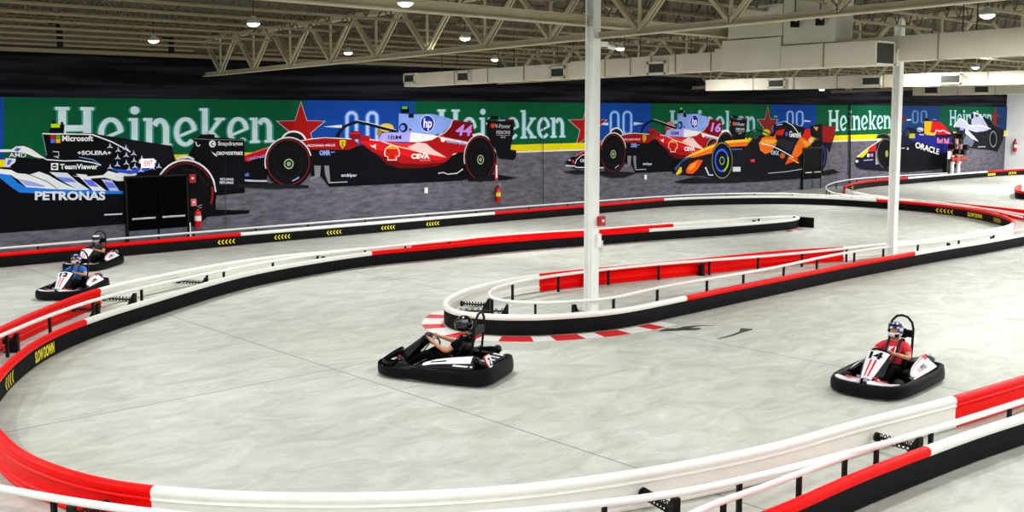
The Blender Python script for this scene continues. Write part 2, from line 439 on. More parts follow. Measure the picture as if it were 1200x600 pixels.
def numer(*a):
    global P
    P = Print(None, 14); zeros(*a); P.build('printed_numerals', mur, 'pale blue double zeros')
numer(406, 417, 430, 441, 132, 172, 3.6, '9db8f0', '2f62c4'); numer(715, 724, 730, 739, 131, 157, 2.2, '8fb4f4', '2f62c4')
numer(922, 928.5, 933, 940, 130.5, 148, 1.7, '8fb0e8', '2a57ac'); numer(1069, 1075, 1079, 1085, 130, 144, 1.3, '5f7fae', '28487e')
for a in ([(378, 148.5), (400, 146), (400, 150)], [(700, 145.5), (712, 143.5), (712, 147)], [(742, 143), (754, 144.6), (742, 147)], [(941, 140.8), (949, 141.4), (949, 142.8), (941, 142.6)], [(1062, 140), (1067, 139.6), (1067, 141), (1062, 141.4)]):
    P = Print(None, 13); P.poly(a, 'c4d4f4'); P.build('printed_dash', mur, 'pale blue wedge beside the zeros')
# lettering of the banner (soft pale halo, then the letters)
word = serif_word()
P = Print(None, 16)
for tl, tr, bl, br, c, h in (((64, 125), (323, 127.5), (64, 177), (323, 166.5), 'c3d6f2', '2f8a78'), ((512, 128), (663, 129.5), (512, 165), (663, 161), 'b4cfe8', '2a7d6b'),
        ((784, 129.2), (886, 130), (784, 157.5), (886, 153.8), '93b6c4', '216a55'), ((970, 129), (1044, 130), (970, 154), (1044, 150.5), 'b4d4d6', '2a735e'), ((1112, 129), (1162, 130), (1112, 147), (1162, 144.5), '8db4ba', '20584a')):
    k = (tr[0] - tl[0]) / 260
    for dx, dy in ((-2.2 * k, 0), (2.2 * k, 0), (0, 1.3 * k)):
        P.glyphs(word, *[(q[0] + dx, q[1] + dy) for q in (tl, tr, bl, br)], h)
    P.glyphs(word, tl, tr, bl, br, c)
P.build('printed_lettering', mur, 'large pale serif lettering on the green banner')
K = '0c0d11'
# ---- black car at the left end
P = Print(None, 44)
P.poly([(-40, 195), (12, 196), (8, 188), (20, 184), (46, 186), (54, 184), (50, 157), (57, 156), (59, 146), (75, 146), (74, 156), (107, 156), (150, 166), (200, 170.5), (205, 188), (217, 186), (226, 172), (227, 163), (233, 160), (233, 158), (250, 158), (250, 161), (285, 163), (286, 226), (252, 229), (252, 245.5), (292, 246.5), (291, 250), (250, 253), (200, 259), (144, 262.5), (0, 273), (-40, 276)], K)
P.poly([(108, 156.5), (200, 170.8), (204, 187), (196, 193), (180, 193), (150, 175), (130, 165)], '15161c')
for p in ([(49, 156.5), (60, 157), (75, 157), (107, 157.5), (130, 166), (148, 175.5), (152, 178)],): P.stroke(p, 1.5, 'dfe3ee')
P.stroke([(49, 157), (51, 166), (54, 182)], .9, '6d9a8c')
P.rect(59, 145, 69.5, 149.5, 'b4d810'); P.rect(60.5, 141.5, 63.5, 145, K); P.rect(70.5, 143, 73.5, 146, K)
for x, y, c in ((58.5, 158.2, 'b81414'), (64.8, 158.2, '4d9a1e'), (58.5, 163, '4a6cf0'), (64.8, 163, 'e8a008')): P.rect(x, y, x + 5.3, y + 4.5, c)
P.textr('Microsoft', 72, 158.6, 108.5, 165.5, 'f0f2fa', .03)
P.textr('+SOLERA+', 90, 176.6, 129.5, 181.5, 'dfe3f6', .03)
P.rect(59, 191, 67.5, 199.2, 'e8ebf6'); P.ell(63.2, 195.1, 2.9, 2.9, K); P.rect(61, 194.5, 65.5, 195.8, 'e8ebf6')
P.textr('TeamViewer', 69.5, 192, 114, 198.3, 'f0f2fa', .03)
P.poly([(-20, 175), (13, 175), (18, 171.5), (27, 171), (36, 174.5), (44, 180), (52, 186), (40, 184), (28, 179), (12, 178), (-20, 178.5)], 'e6e8f2')
P.poly([(15, 176), (19, 173), (24, 174), (20, 178)], '4a62d8')
P.textr('AMD', 10, 179, 30, 184.2, 'eef0fa', .005)
P.poly([(6, 185), (18, 186), (17, 190), (9, 196), (4, 195)], 'c9cef0'); P.poly([(9, 187), (14, 187.5), (10, 193), (7, 193)], '4d5cc8')
P.stroke([(44, 181), (54, 187), (75, 188.5), (92, 188), (108, 190.5), (117, 193.5)], 1.3, 'd4daf0'); P.stroke([(92, 184), (108, 187), (118, 193.5)], .9, '7f9ae8')
P.stroke([(61, 177.5), (68, 178), (68, 183), (62, 183), (68, 185)], 1.1, 'c4cad4')
# light blue and white side stripes
P.poly([(-30, 202), (10, 204), (20, 214), (28, 218.5), (60, 221), (143, 223.5), (143, 227), (60, 227), (22, 225.5), (11, 218), (0, 209), (-30, 206)], '1d74d2')
P.poly([(-20, 196), (12, 199), (20, 203), (46, 205), (62, 212), (78, 217), (92, 222.5), (62, 221.5), (30, 219), (20, 210), (12, 205), (-20, 201)], 'dfe4f6')
P.poly([(20, 209.5), (36, 212.5), (52, 217.5), (51, 219), (30, 217.5)], '8f9cf0')
P.poly([(34, 204.5), (45, 201), (56, 205), (66, 211), (82, 219), (90, 223), (68, 221), (54, 214)], 'd4dbf8')
P.stroke([(19, 200), (35, 205), (55, 213), (66, 221)], .8, K)
P.poly([(57, 201.5), (78, 202.5), (90, 213), (104, 222), (92, 223), (74, 213)], 'c9d2fa'); P.poly([(64, 207), (82, 208.5), (89, 213.5), (74, 213)], '6a7cf0')
P.poly([(88, 203.5), (100, 204.5), (108, 212), (124, 223.5), (108, 223.5), (98, 213)], 'd6ddfb'); P.poly([(96, 210), (107, 211), (115, 219), (104, 218)], '5a68e8')
P.poly([(118, 210), (130, 211), (139, 223.5), (128, 223.5)], 'a9b8fa'); P.poly([(121, 213), (131, 214), (136, 220), (126, 220)], '5f72ee')
P.poly([(84, 206), (104, 206.5), (120, 205), (126, 200), (136, 203), (150, 200), (160, 204), (146, 212), (136, 212), (122, 208), (104, 209)], 'd9e0f4')
P.poly([(126, 197), (150, 199), (172, 195), (181, 188), (182, 194), (172, 200), (152, 204), (138, 202)], '2a4cc0')
P.textr('PETRONAS', 40, 224, 122.5, 234.5, 'ccd4f8', .04)
for x, y in ((128, 171.5), (137.5, 176), (137, 184.5), (136.5, 193), (146.5, 173.5), (147, 182), (147, 191), (155.5, 180), (156, 188), (157, 195), (128, 196), (150, 198), (164, 199.5), (165, 186), (185, 195), (177, 196.5)):
    for a in (90, 210, 330):
        P.poly([(x + 4.4 * cos(radians(a)), y - 4.4 * sin(radians(a))), (x + 1.1 * cos(radians(a + 70)), y - 1.1 * sin(radians(a + 70))), (x + 1.1 * cos(radians(a - 70)), y - 1.1 * sin(radians(a - 70)))], 'b9c8fa')
P.stroke([(121, 251.5), (142, 250.5)], 1.6, 'c4c8d2')
# rear wheel, rear wing
P.stroke([(206, 186), (212, 183.5), (220, 184), (226, 187)], 2.6, 'd8dbe0')
P.ell(216, 226, 36.5, 39.5, '0e0e11'); P.ell(216, 226, 36.5, 39.5, 'd6dade', .945, 2, 165); P.ell(216, 226, 33, 36, '5e1418', .94, 30, 150); P.ell(216, 226, 33, 36, '8a1c20', .93, 338, 372)
P.ell(217, 224, 24, 27, '1b1b20', .9, 20, 100)
P.poly([(227, 163), (285, 163), (285.5, 222), (252, 224), (249, 205), (238, 190), (225, 184)], '0f1014'); P.rect(233, 157.5, 250, 162, '121317')
P.stroke([(227, 162.6), (250, 163.6), (285, 164)], .5, '8f949c')
P.ell(247.5, 168.5, 4, 4.2, 'd9ddee'); P.ell(248.3, 168.5, 2.4, 2.4, '50546a', .5, 60, 300); P.textr('Snapdragon', 254, 165.5, 283, 172, 'e2e5f4', .02)
P.poly([(246, 177), (252, 181), (253, 184), (249, 181)], 'e2e5f4'); P.textr('CROWDSTRIKE', 252, 177.5, 283, 181.6, 'e2e5f4', .05)
P.stroke([(228, 166), (229, 170), (231, 171.5), (233, 169.5)], 1.1, 'e0e0e6')
P.textr('PETRONAS', 256.5, 208.5, 272, 211.3, 'c4c8d8', .04); P.textr('PETRONAS', 256, 212.3, 272, 215.4, 'c4c8d8', .05)
P.build('printed_race_car', mur, 'black printed racing car with pale blue side stripes')
# ---- red car, drawn once, printed twice
def red_car(P, num, first):
    P.poly([(278, 189), (312, 181), (312, 222), (300, 216), (278, 216)], K)
    P.poly([(284, 183), (314, 172.5), (316, 179), (290, 189.5), (284, 189)], 'a8161a'); P.stroke([(284, 183), (314, 172.6)], 1.1, 'f06a50')
    P.textr('UniCredit', 289, 184.5, 311, 188, '9a86d8', .03, -4); P.textr('Unicredit', 279, 202, 291, 206.5, '5a80ea', .03)
    P.stroke([(279, 211), (300, 212), (312, 212)], 2, 'b9bcc6')
    P.ell(344, 168, 15, 13, '17171a', 0, 0, 180); P.ell(343, 168, 16, 15, 'd5d8dc', .86, 20, 175)
    # body from floor to cockpit
    P.poly([(352, 173), (409, 172), (425, 170), (445, 175), (470, 190), (515, 190), (530, 182), (541, 176), (560, 180), (550, 208), (540, 211.5), (385, 219), (376, 207), (364, 206), (360, 190)], K)
    P.poly([(351, 165), (365, 162.5), (380, 161), (411, 162.5), (417, 166), (420, 170), (408, 175.5), (357, 175)], '8e1216'); P.stroke([(351, 165), (365, 162.6), (380, 161.3), (411, 162.8)], 1, 'f0c8c0')
    P.poly([(367, 194), (375, 194), (374, 207), (362, 212), (362, 208), (368, 206)], '77757f'); P.poly([(379, 194), (384.5, 194), (386, 213), (383, 213), (380, 204)], '77757f')
    P.stroke([(384, 214), (406, 213)], 1, 'aab2bc')
    P.poly([(418, 165), (432, 162), (442, 164.5), (466, 168), (488, 166), (500, 164), (514, 158), (548, 167), (546, 177), (530, 180), (527, 184), (522, 189), (512, 194.5), (490, 197), (467, 197), (452, 192), (440, 181), (430, 174)], '9e1216')
    P.poly([(419, 166), (440, 164.5), (462, 170.5), (480, 174), (505, 178), (524, 184), (512, 188), (480, 184), (450, 178), (432, 172)], 'c8181a')
    P.poly([(440, 164), (470, 168), (482, 168), (478, 173), (462, 170)], 'e02a20')
    P.poly([(432, 176), (440, 181), (452, 192), (467, 197), (490, 197), (512, 194.5), (519, 190.5), (495, 192), (470, 191.5), (452, 185)], '5c0a0d')
    P.poly([(476, 172.5), (488, 167), (498, 168), (508, 176), (522, 184.5), (500, 180.5)], 'ecb8b4')
    P.stroke([(432, 163.5), (444, 164.8), (462, 171), (480, 175), (498, 180)], 1, 'f6d8d0')
    P.poly([(514, 157.5), (520, 154), (531, 140.5), (553, 144), (555, 157), (549, 168)], '6e0c10')
    P.poly([(512, 159.5), (548, 166.5), (546, 169), (516, 163.5)], 'f0d0cc'); P.ell(518, 164, 2.6, 2.4, 'f4f0f0'); P.textr('UniCredit', 522, 163, 544, 167, '8aa0e8', .03, 3)
    P.poly([(466, 133), (484, 134), (505, 133.5), (520, 137), (529, 140), (526, 148), (518, 155), (506, 158.5), (480, 155.5), (466, 157)], '7f9bea')
    P.poly([(480, 155), (506, 158), (513, 159.5), (505, 164), (490, 166.5), (478, 166.5)], 'e9eaf2')
    P.stroke([(529.5, 140), (526.5, 148.5), (520, 155.5), (511, 160), (500, 164.5)], .9, 'f0e6ea')
    P.poly([(441, 165.5), (446, 156.5), (452, 155), (479.5, 155.5), (479, 166.3)], '9d97e6'); P.textr('IBM', 454, 158.5, 469, 163.3, '1d2250', .01)
    P.ell(499.5, 144.8, 8.3, 10, 'e4e8fa'); P.ell(499.5, 144.8, 7.6, 9.3, '1729a8'); P.textr('hp', 494.5, 138.5, 504.5, 153, 'dfe4fb', .03, 0, 1)
    P.ell(471.5, 149.5, 5, 5.6, '10183c'); P.ell(470.5, 149.8, 2.8, 3.4, '6f88d8'); P.ell(479.5, 152, 1.5, 1.6, '8a1a3a')
    P.rect(469, 126, 478, 132.5, K); P.rect(477.5, 133, 483.5, 138, '15161a'); P.rect(470, 124.8, 476, 127.6, '56b81c')
    P.textr(num, 531.5, 145.5, 550, 158.5, 'b784ee', .03, 1, 3.5)
    # halo, helmet, mirrors
    P.ell(451.5, 149.5, 8.5, 5, 'd0b030' if first else 'c86a62'); P.rect(441, 152, 446, 158, 'a86a20' if first else '9a3230')
    P.stroke([(394, 161), (398, 153), (405, 147), (418, 142.5)], 3.2, '14151a'); P.stroke([(418, 142.5), (432, 145.5), (447, 150), (463, 153.5)], 3.6, '14151a')
    P.stroke([(418, 141), (434, 144.5), (450, 149), (463, 152)], .7, 'c9ccd6')
    P.poly([(408, 156), (414, 153.5), (421, 154), (422, 163), (411, 163.5)], '7c1216'); P.rect(421, 159, 432, 163, 'a4141a'); P.rect(408.5, 155.5, 420, 157, 'b82a26')
    P.textr('RICHARD MILLE', 359, 169.2, 391.5, 172, 'e2a8b4', .05, -.6)
    P.poly([(396.5, 164.5), (400, 163.8), (403.8, 164.5), (403.5, 170), (400, 174.5), (397, 170)], 'c8b41c'); P.stroke([(399, 166), (401.5, 167), (399.5, 169.5), (401, 172)], 1.1, '1a1608')
    P.textr('OMR', 373, 176, 386, 182, '7c9af6', .06); P.stroke([(386, 178.5), (391, 178)], .9, '7c9af6')
    P.poly([(432, 169), (435, 171), (439.5, 168.6), (438.6, 172), (439.6, 175.5), (437.5, 173), (434.5, 172.3)], 'f4e6e6')
    # scallop shell emblem
    sh = [(458 + 9.3 * cos(radians(a)), 179.5 - 9.6 * sin(radians(a))) for a in range(-20, 201, 20)]
    P.poly(sh + [(453, 184), (452.5, 188), (463.5, 188), (463.5, 184)], 'f4cfc4')
    sh = [(458 + 8.2 * cos(radians(a)), 179.5 - 8.5 * sin(radians(a))) for a in range(-20, 201, 20)]
    P.poly(sh + [(453.6, 183.5), (453.4, 187), (462.6, 187), (462.6, 183.5)], 'c82014')
    P.poly([(452, 172.5), (458, 170.6), (464, 172.5), (463, 174.5), (453, 174.5)], 'e09a20')
    for a in (40, 65, 90, 115, 140): P.stroke([(458, 186), (458 + 7.6 * cos(radians(a)), 179.5 - 7.8 * sin(radians(a)))], .45, '7c0c08')
    P.textr('CEVA', 480.5, 180, 502, 186, 'efe4ee', .05); P.textr('LOGISTICS', 490.5, 187, 503, 188.8, 'e06070', .05)
    P.textr('ambipar', 398.5, 203.3, 417, 208, 'b4c2d2', .03)
    P.stroke([(512, 203), (518, 202), (523, 204), (534, 203), (541, 198)], 1.1, 'c8ccd0')
    # wheels
    for cx, cy, rx, ry in ((336.5, 190, 28, 29.8), (561, 185, 19.2, 27.8)):
        P.ell(cx, cy, rx, ry, '0e0e11'); P.ell(cx, cy, rx, ry, 'c9ced2', .95, 15, 195); P.ell(cx, cy, rx * .9, ry * .9, '74181c', .955)
        P.ell(cx, cy + 1, rx * .6, ry * .62, '17171c', .93); P.ell(cx + .5, cy + 2, rx * .2, ry * .2, 'a8a884', .78); P.ell(cx + .5, cy + 2, rx * .09, ry * .09, '6aa06a')
    P.stroke([(341, 212), (346, 209.5), (349, 207.5)], 1.2, '9aa8f0')
    P.stroke([(552, 158.5), (560, 156.5), (566, 157.5)], 2.2, 'd2d5da')
    # rear wing
    P.poly([(568, 143), (573, 138), (574, 136), (582, 136), (583, 139), (601, 140), (600, 156), (596.5, 175.5), (603.5, 176), (603, 184), (600, 187.5), (583, 185.5), (579, 176), (570, 160)], '101116')
    P.rect(573, 140, 582, 141.6, '1c4c2c'); P.rect(582, 140, 590.5, 141.8, '8c96b8'); P.rect(590.5, 140.3, 600, 142, '6a1214')
    P.ell(576, 147.2, 2.8, 2.8, 'c03a18'); P.textr('V-Power', 578.5, 145.3, 596.5, 150.3, 'a8aab2', .02); P.textr('PERONI', 580, 153, 596, 157, 'b4b6bc', .02)
    P.stroke([(580, 158.3), (596, 158.6)], .5, 'a0a2a8'); P.textr('0.0', 585, 159.6, 590.5, 161.8, 'a0a2a8', .03); P.stroke([(568.5, 143.5), (568.6, 146)], 1, 'd8d8d8')
    P.poly([(545, 209), (578, 204), (604, 208), (590, 211), (548, 212.5)], '15151a')
    if first: P.poly([(278, 216), (310, 214), (360, 217), (360, 220), (320, 221), (278, 219)], '1b1b20')
    else: P.poly([(290, 218), (330, 216), (388, 218), (360, 226), (330, 226)], '1b1b20')
    P.build('printed_race_car', mur, ('red printed racing car number 44' if first else 'red printed racing car number 16'))
def w2(p): return on_wall(*p)
# second printing: similarity found from wheel hub, badge and tyre height
ax, bx = w2((336.5, 190)), w2((499.5, 144.8)); ay, by = w2((717, 179)), w2((812.5, 142.8))
sx = (by.x - ay.x) / (bx.x - ax.x); sz = (by.z - ay.z) / (bx.z - ax.z)
def tf2(w): return Vector((ay.x + (w.x - ax.x) * sx, w.y, ay.z + (w.z - ax.z) * sz))
red_car(Print(None, 60), '44', True)
red_car(Print(tf2, 44), '16', False)
P = Print(None, 150)   # long nose and front wing of number 16
P.poly([(662, 190), (684, 176), (702, 166), (704, 176), (688, 184), (670, 193)], '8e1418'); P.stroke([(661, 190), (684, 176), (702, 166.5)], .8, 'c87070')
P.poly([(661, 190), (668, 184), (684, 182), (703, 172), (704, 197), (674, 198)], K); P.stroke([(672, 192), (674, 187), (680, 182), (690, 179)], 1, 'c4c4cc')
P.textr('OMR', 678, 186, 688, 190, 'b8bec8', .05); P.stroke([(661, 194), (672, 194.5), (673, 196), (706, 196.5)], 1.3, 'c9ccd2'); P.rect(664, 186.5, 667, 188.5, '9aa4ee'); P.rect(668.5, 187, 671, 191, 'c01c20')
P.poly([(658, 201), (676, 199), (720, 203), (735, 201), (690, 204), (672, 204)], '1b1b20')
P.build('printed_race_car', mur, 'nose of the red printed car number 16')
# ---- orange car
P = Print(None, 150)
P.poly([(787, 203), (787, 196), (800, 185), (838, 174), (856, 171), (875, 169), (880, 163), (886, 159), (893, 158), (900, 160), (908, 152), (906, 146), (918, 142), (927, 147), (940, 160), (948, 166), (945, 190), (940, 205), (938, 209), (882, 213), (863, 207), (850, 212), (822, 206), (806, 206)], '14141b')
P.poly([(800, 185.5), (812, 179), (838, 168), (850, 165), (874, 163), (875.5, 167), (874, 171), (855, 172), (838, 178), (812, 184.5)], 'd8621a'); P.poly([(800, 185), (812, 178.5), (838, 167.8), (852, 164.6), (874, 163), (875, 166), (853, 167.5), (838, 171), (812, 181.5)], 'f2b32a')
P.poly([(789, 197), (800, 185), (810, 183), (797, 190), (790, 201)], '2c4a78')
P.poly([(802, 199), (806, 192.5), (816, 187), (822, 188), (816, 198), (810, 203.5), (803, 203)], 'dc4a16'); P.poly([(804, 198), (808, 192.5), (815, 189), (813, 195), (807, 200)], 'f08a1e')
P.poly([(790, 204), (795, 196), (797, 195.5), (797, 202), (792, 205)], 'e8b830'); P.stroke([(825, 196), (829, 205), (834, 205)], 1.6, 'b8c4c8')
P.poly([(788, 213), (812, 207), (830, 209), (862, 207), (900, 211), (862, 214), (800, 215)], '18181d'); P.rect(857, 195.5, 866, 201, 'b9bcbc')
P.stroke([(855, 175), (868, 174.8)], 1.6, '3c508c')
P.ell(834, 178, 9, 16, '17171b', 0, 60, 160); P.ell(834, 178, 9, 16.5, '8c8c74', .92, 60, 160)
P.ell(844.5, 188, 13, 22.6, '0f0f12'); P.ell(844.5, 188, 12.2, 21.4, '6e7a5e', .94); P.ell(844, 188, 8.3, 13.8, '2c55e6', .82); P.ell(844, 188, 8.3, 13.8, '8ab428', .82, 285, 380); P.ell(844.3, 188.2, 2.9, 4.8, '7ea070', .75)
P.poly([(878, 187), (882, 186.5), (883, 187), (881.5, 191), (880.5, 189), (878, 190.5)], 'e8341c')
P.poly([(887.5, 168), (891, 162), (896, 159.5), (905, 160), (907, 157), (915, 159), (908, 169), (902, 178), (895, 180.5), (889, 176)], 'e06a1a'); P.poly([(888, 167), (896, 163), (910, 164), (905, 168), (892, 170)], 'f4a030')
P.poly([(905, 146), (918, 141.7), (927, 146), (937, 159), (930, 170), (926, 179), (912, 170), (907, 162), (907, 152)], '15161f'); P.poly([(907, 168), (912, 162.5), (930, 166), (924, 179)], '23232e')
P.poly([(921, 143), (942, 150), (940, 161), (936, 159), (928, 147)], '15151d'); P.stroke([(918, 142), (927, 147), (937, 160)], .9, 'dfe2ec'); P.stroke([(908, 144.5), (918, 142)], 1.4, '5a90d8')
P.stroke([(908, 146.5), (915, 145.6)], 1.1, 'b8bcd0'); P.textr('Gemini', 923, 153.3, 936.5, 160.5, 'e2e4ee', .03, 1.2); P.ell(920, 157, 1.6, 2.4, '3c5ec0')
P.poly([(908, 153), (918, 151), (915, 159), (906, 157.5)], 'c81e1a'); P.poly([(942, 151), (947.5, 151), (948.5, 165), (938, 161)], 'd01e18')
P.poly([(936, 160), (941, 162), (950, 168), (944, 173), (936, 181), (932, 185), (926, 181), (930, 171)], 'e8661a'); P.poly([(926, 181), (934, 187), (918, 193), (921, 186)], 'd84a16'); P.poly([(936, 162), (944, 166), (949, 168.5), (942, 172)], 'f49a2a')
P.stroke([(890, 168), (903, 171), (917, 178), (928, 184.5)], 1.1, 'd4d6dc'); P.stroke([(922, 184), (934, 191)], 1.8, 'f09028'); P.textr('OKX', 901.5, 176, 911, 181, 'b4bcd2', .04, 1); P.ell(915, 182.5, 3, 3.3, 'b45a22'); P.ell(948, 164.5, 2.4, 2.8, 'f0b0a4')
P.ell(896, 155, 4.5, 3.6, 'b0b428'); P.stroke([(874, 163), (877, 155), (883, 152), (890, 153), (899, 157)], 1.5, '17191c'); P.ell(883, 160, 4, 3, '2c3836'); P.stroke([(905, 136.5), (909, 136.5)], 2, '6aa028')
P.stroke([(898, 203), (920, 201), (938, 198)], .8, 'b0b2b8')
P.ell(958, 182, 10, 20, '121216'); P.ell(958, 182, 10, 20, '565c54', .93, -60, 110); P.ell(960, 182, 5.5, 13, '2a3688', .8, -70, 80)
P.poly([(949, 148), (960, 145), (963, 147), (977.5, 148.5), (976, 159), (970, 179), (966, 172), (960, 164), (950, 160)], '17171d'); P.poly([(961.5, 147.5), (977.5, 148.5), (976, 159), (972, 167), (962, 166)], '8e1a18'); P.poly([(951, 148.5), (957, 149), (955, 153.5)], 'e8962a')
P.poly([(958, 201), (975, 198), (982, 202), (970, 205), (950, 206)], '18181d')
P.build('printed_race_car', mur, 'orange and black printed racing car')
# ---- dark blue car
P = Print(None, 80)
P.poly([(1003, 196), (1001, 191), (1003, 184), (1016, 174), (1032, 164), (1042, 158), (1055, 158), (1062, 150), (1082, 153), (1084, 140), (1102, 145), (1117, 156), (1121, 170), (1120, 194), (1100, 196), (1055, 198), (1030, 199), (1008, 196)], '15182e')
P.poly([(1050, 172), (1070, 168), (1102, 182), (1112, 196), (1052, 198)], '121318')
P.poly([(1003, 184), (1013, 175.5), (1018, 172), (1016, 178), (1010, 184.5)], 'e6b41c'); P.poly([(1016, 177.5), (1018, 172), (1026, 168.5), (1025, 177)], 'c41c20'); P.stroke([(1003, 184), (1016, 173.5), (1032, 163.5)], .9, 'e4e0d0')
P.ell(1003, 189, 1.6, 1.6, 'd4d6da'); P.rect(1015, 180, 1017.6, 184, 'b9c2f0'); P.rect(1018.6, 180, 1022, 183.5, 'c46a84'); P.stroke([(1011, 188), (1022, 187)], .9, 'b0b4cc'); P.poly([(1025, 178), (1028, 172), (1029, 192), (1025, 193)], '8e9098')
P.ell(1034, 162, 8, 7, '17171b', 0, 0, 180); P.ell(1034, 164, 9, 8, '6a6e5a', .88, 10, 170)
P.ell(1037, 180, 11, 18.6, '101014'); P.ell(1037, 180, 10.4, 17.8, '565a48', .93); P.ell(1038, 180, 1.8, 4, '8a8a3c')
P.poly([(1002, 197), (1020, 195), (1055, 198), (1124, 193), (1126, 196), (1060, 202), (1030, 200), (1014, 199)], '18181e')
P.poly([(1062, 157), (1076, 156), (1086, 157), (1104, 162), (1118, 160), (1119, 176), (1104, 180), (1084, 168), (1068, 165)], '1c2478')
P.poly([(1082, 142), (1091, 142), (1089, 157), (1082, 157)], 'e2a01c'); P.poly([(1084, 154), (1096, 156), (1094, 159), (1084, 158)], 'e8a828'); P.poly([(1091, 142), (1100, 143), (1107, 148.5), (1114, 157), (1098, 158), (1090, 153)], 'c81a20')
P.stroke([(1094, 157), (1096, 152.5), (1100, 154), (1104, 152.5), (1108, 155), (1112, 156.5)], 1.3, 'e8ccd0'); P.textr('Red Bull', 1097, 161.5, 1111, 167.8, 'd87a92', .05, .6)
P.rect(1083, 138.5, 1087, 142, '101014'); P.stroke([(1092, 140), (1096, 140)], .8, '90949c')
P.text('ORACLE', (1072, 166), (1100, 174.5), (1071, 173), (1099, 181.5), 'dfe2ee', .03)
P.ell(1077, 152, 4, 2.8, 'a9b2bc'); P.stroke([(1061, 149), (1068, 150), (1081, 155)], 1, '20222a'); P.rect(1064, 156.5, 1071, 162, 'a8a42e'); P.ell(1062, 156, 3, 4, '303438'); P.stroke([(1076, 157.6), (1081.5, 157.9)], 1.2, 'b0b6cc')
P.poly([(1056, 136), (1060, 135), (1059, 143), (1056, 146)], '5a2a24'); P.rect(1055, 173, 1059, 174, 'b0b2b8'); P.ell(1062.5, 174.2, 1.3, 1.6, '9c9ea6')
P.ell(1120, 172, 6.5, 17, '131317'); P.ell(1120, 172, 6.2, 16.4, '50564e', .93, -80, 90)
P.build('printed_race_car', mur, 'dark blue printed racing car with yellow nose')
# ---- pale silver car at the right end
P = Print(None, 44)
P.poly([(1119, 150), (1126, 142), (1134, 145), (1141, 130), (1152, 138), (1166, 148), (1176, 152), (1175, 163), (1168, 178), (1160, 176), (1128, 173), (1122, 160)], '1c1d24')
P.poly([(1135, 134), (1142, 131), (1150, 137.5), (1158, 149), (1152, 154), (1143, 154), (1138, 146)], '9a9eb4'); P.stroke([(1140, 131.5), (1148, 135), (1155, 143), (1158, 148)], 1, 'd8dae4')
P.poly([(1116, 149), (1124, 138), (1130, 140), (1134, 146), (1150, 146), (1160, 150), (1156, 153), (1143, 155), (1130, 151), (1122, 149)], 'a4a8bc'); P.stroke([(1117, 148), (1124, 139), (1131, 143), (1136, 148), (1148, 147), (1160, 151)], 1.1, 'd4d7e4')
P.poly([(1131, 150), (1141, 160), (1146, 166), (1136, 162), (1130, 156)], 'b4b8c6'); P.poly([(1128, 160), (1133, 158), (1141, 166), (1138, 172), (1128, 172)], '5c6172')
P.rect(1137, 133, 1140, 139, K); P.ell(1144, 135.5, 2, 1.6, '30343c'); P.rect(1124, 150, 1129, 152.5, '8a7ac0'); P.ell(1136, 141, 1.8, 2.2, '22252c')
P.poly([(1150, 137), (1160, 140), (1164, 150), (1158, 150)], '15161b'); P.rect(1167, 137, 1175, 146, '22304a')
P.ell(1163, 163, 5.8, 13.5, '15161a'); P.ell(1163, 163, 4.4, 9.8, '6c7480', .8); P.stroke([(1145, 172.2), (1154, 171.8)], 1.0, 'a4a8b0')
P.build('printed_race_car', mur, 'pale silver printed racing car')
P = Print(None, 200)
for x0, x1, y0, y1 in ((993.3, 995, 123.4, 216), (634, 634.7, 120, 243), (262, 262.6, 117, 268)):
    P.poly([(x0, y0), (x1, y0), (x1, y1), (x0, y1)], '131418' if x0 > 900 else '2c2c34')
P.build('fabric_seam', mur, 'dark vertical seam')
# ============================================================ track barriers
CAPZ = .36
def circ(cx, cz, r, n, a0=0): return [(cx + r * cos(a0 + 2 * pi * k / n), cz + r * sin(a0 + 2 * pi * k / n)) for k in range(n)]
# moulded shell: rounded rail on top, grooved back (a = toward the track)
SHELL = [(.0, .30), (.045, .315), (.062, .345), (.06, .385), (.035, .415), (-.005, .422), (-.045, .41), (-.068, .378), (-.066, .34), (-.05, .318), (-.058, .306), (-.075, .296), (-.058, .284),
         (-.048, .26), (-.046, .14), (-.058, .118), (-.078, .108), (-.078, .088), (-.05, .074), (-.05, .05), (-.07, .035), (-.07, .012), (.0, .012)]
FACE = [(.004, .02), (.022, .02), (.03, .04), (.03, .29), (.022, .305), (.004, .305)]
def chevrons(mb, P, N, i, n, w, h, flip, m, z=.165, off=.036):
    # n arrow heads laid along the barrier face round sample i
    t = (P[i + 1] - P[i - 1]); t.z = 0; t.normalize(); nn = N[i]; s = -1 if flip else 1
    base = Vector((P[i].x, P[i].y, 0))
    def q(u, v):
        p = base + t * u; # follow the curve
        j = min(range(max(0, i - 8), min(len(P), i + 9)), key=lambda k: (Vector((P[k].x, P[k].y, 0)) - p).length)
        c = Vector((P[j].x, P[j].y, 0)); d = (p - c).dot(N[j]); p = p - N[j] * d + N[j] * off
        return Vector((p.x, p.y, z + v))
    for k in range(n):
        u0 = (k - (n - 1) / 2) * w * 1.25
        pts = [(-.5, 0), (.1, .5), (.5, .5), (-.05, 0), (.5, -.5), (.1, -.5)]
        mb.add([q(u0 + s * a * w, b * h) for a, b in pts], [(0, 1, 2, 3), (0, 3, 4, 5)], m)
def face_text(mb, P, N, i, txt, w, h, flip, m, z=.165, off=.036):
    t = (P[i + 1] - P[i - 1]); t.z = 0; t.normalize(); s = -1 if flip else 1; vs, fs = text_geo(txt, .04)
    out = []
    for u, v in vs:
        p = Vector((P[i].x, P[i].y, 0)) + t * (u - .5) * w * s
        j = min(range(max(0, i - 8), min(len(P), i + 9)), key=lambda k: (Vector((P[k].x, P[k].y, 0)) - p).length)
        c = Vector((P[j].x, P[j].y, 0)); p = p - N[j] * (p - c).dot(N[j]) + N[j] * off
        out.append((p.x, p.y, z + (v - .5) * h))
    mb.add(out, fs, m)
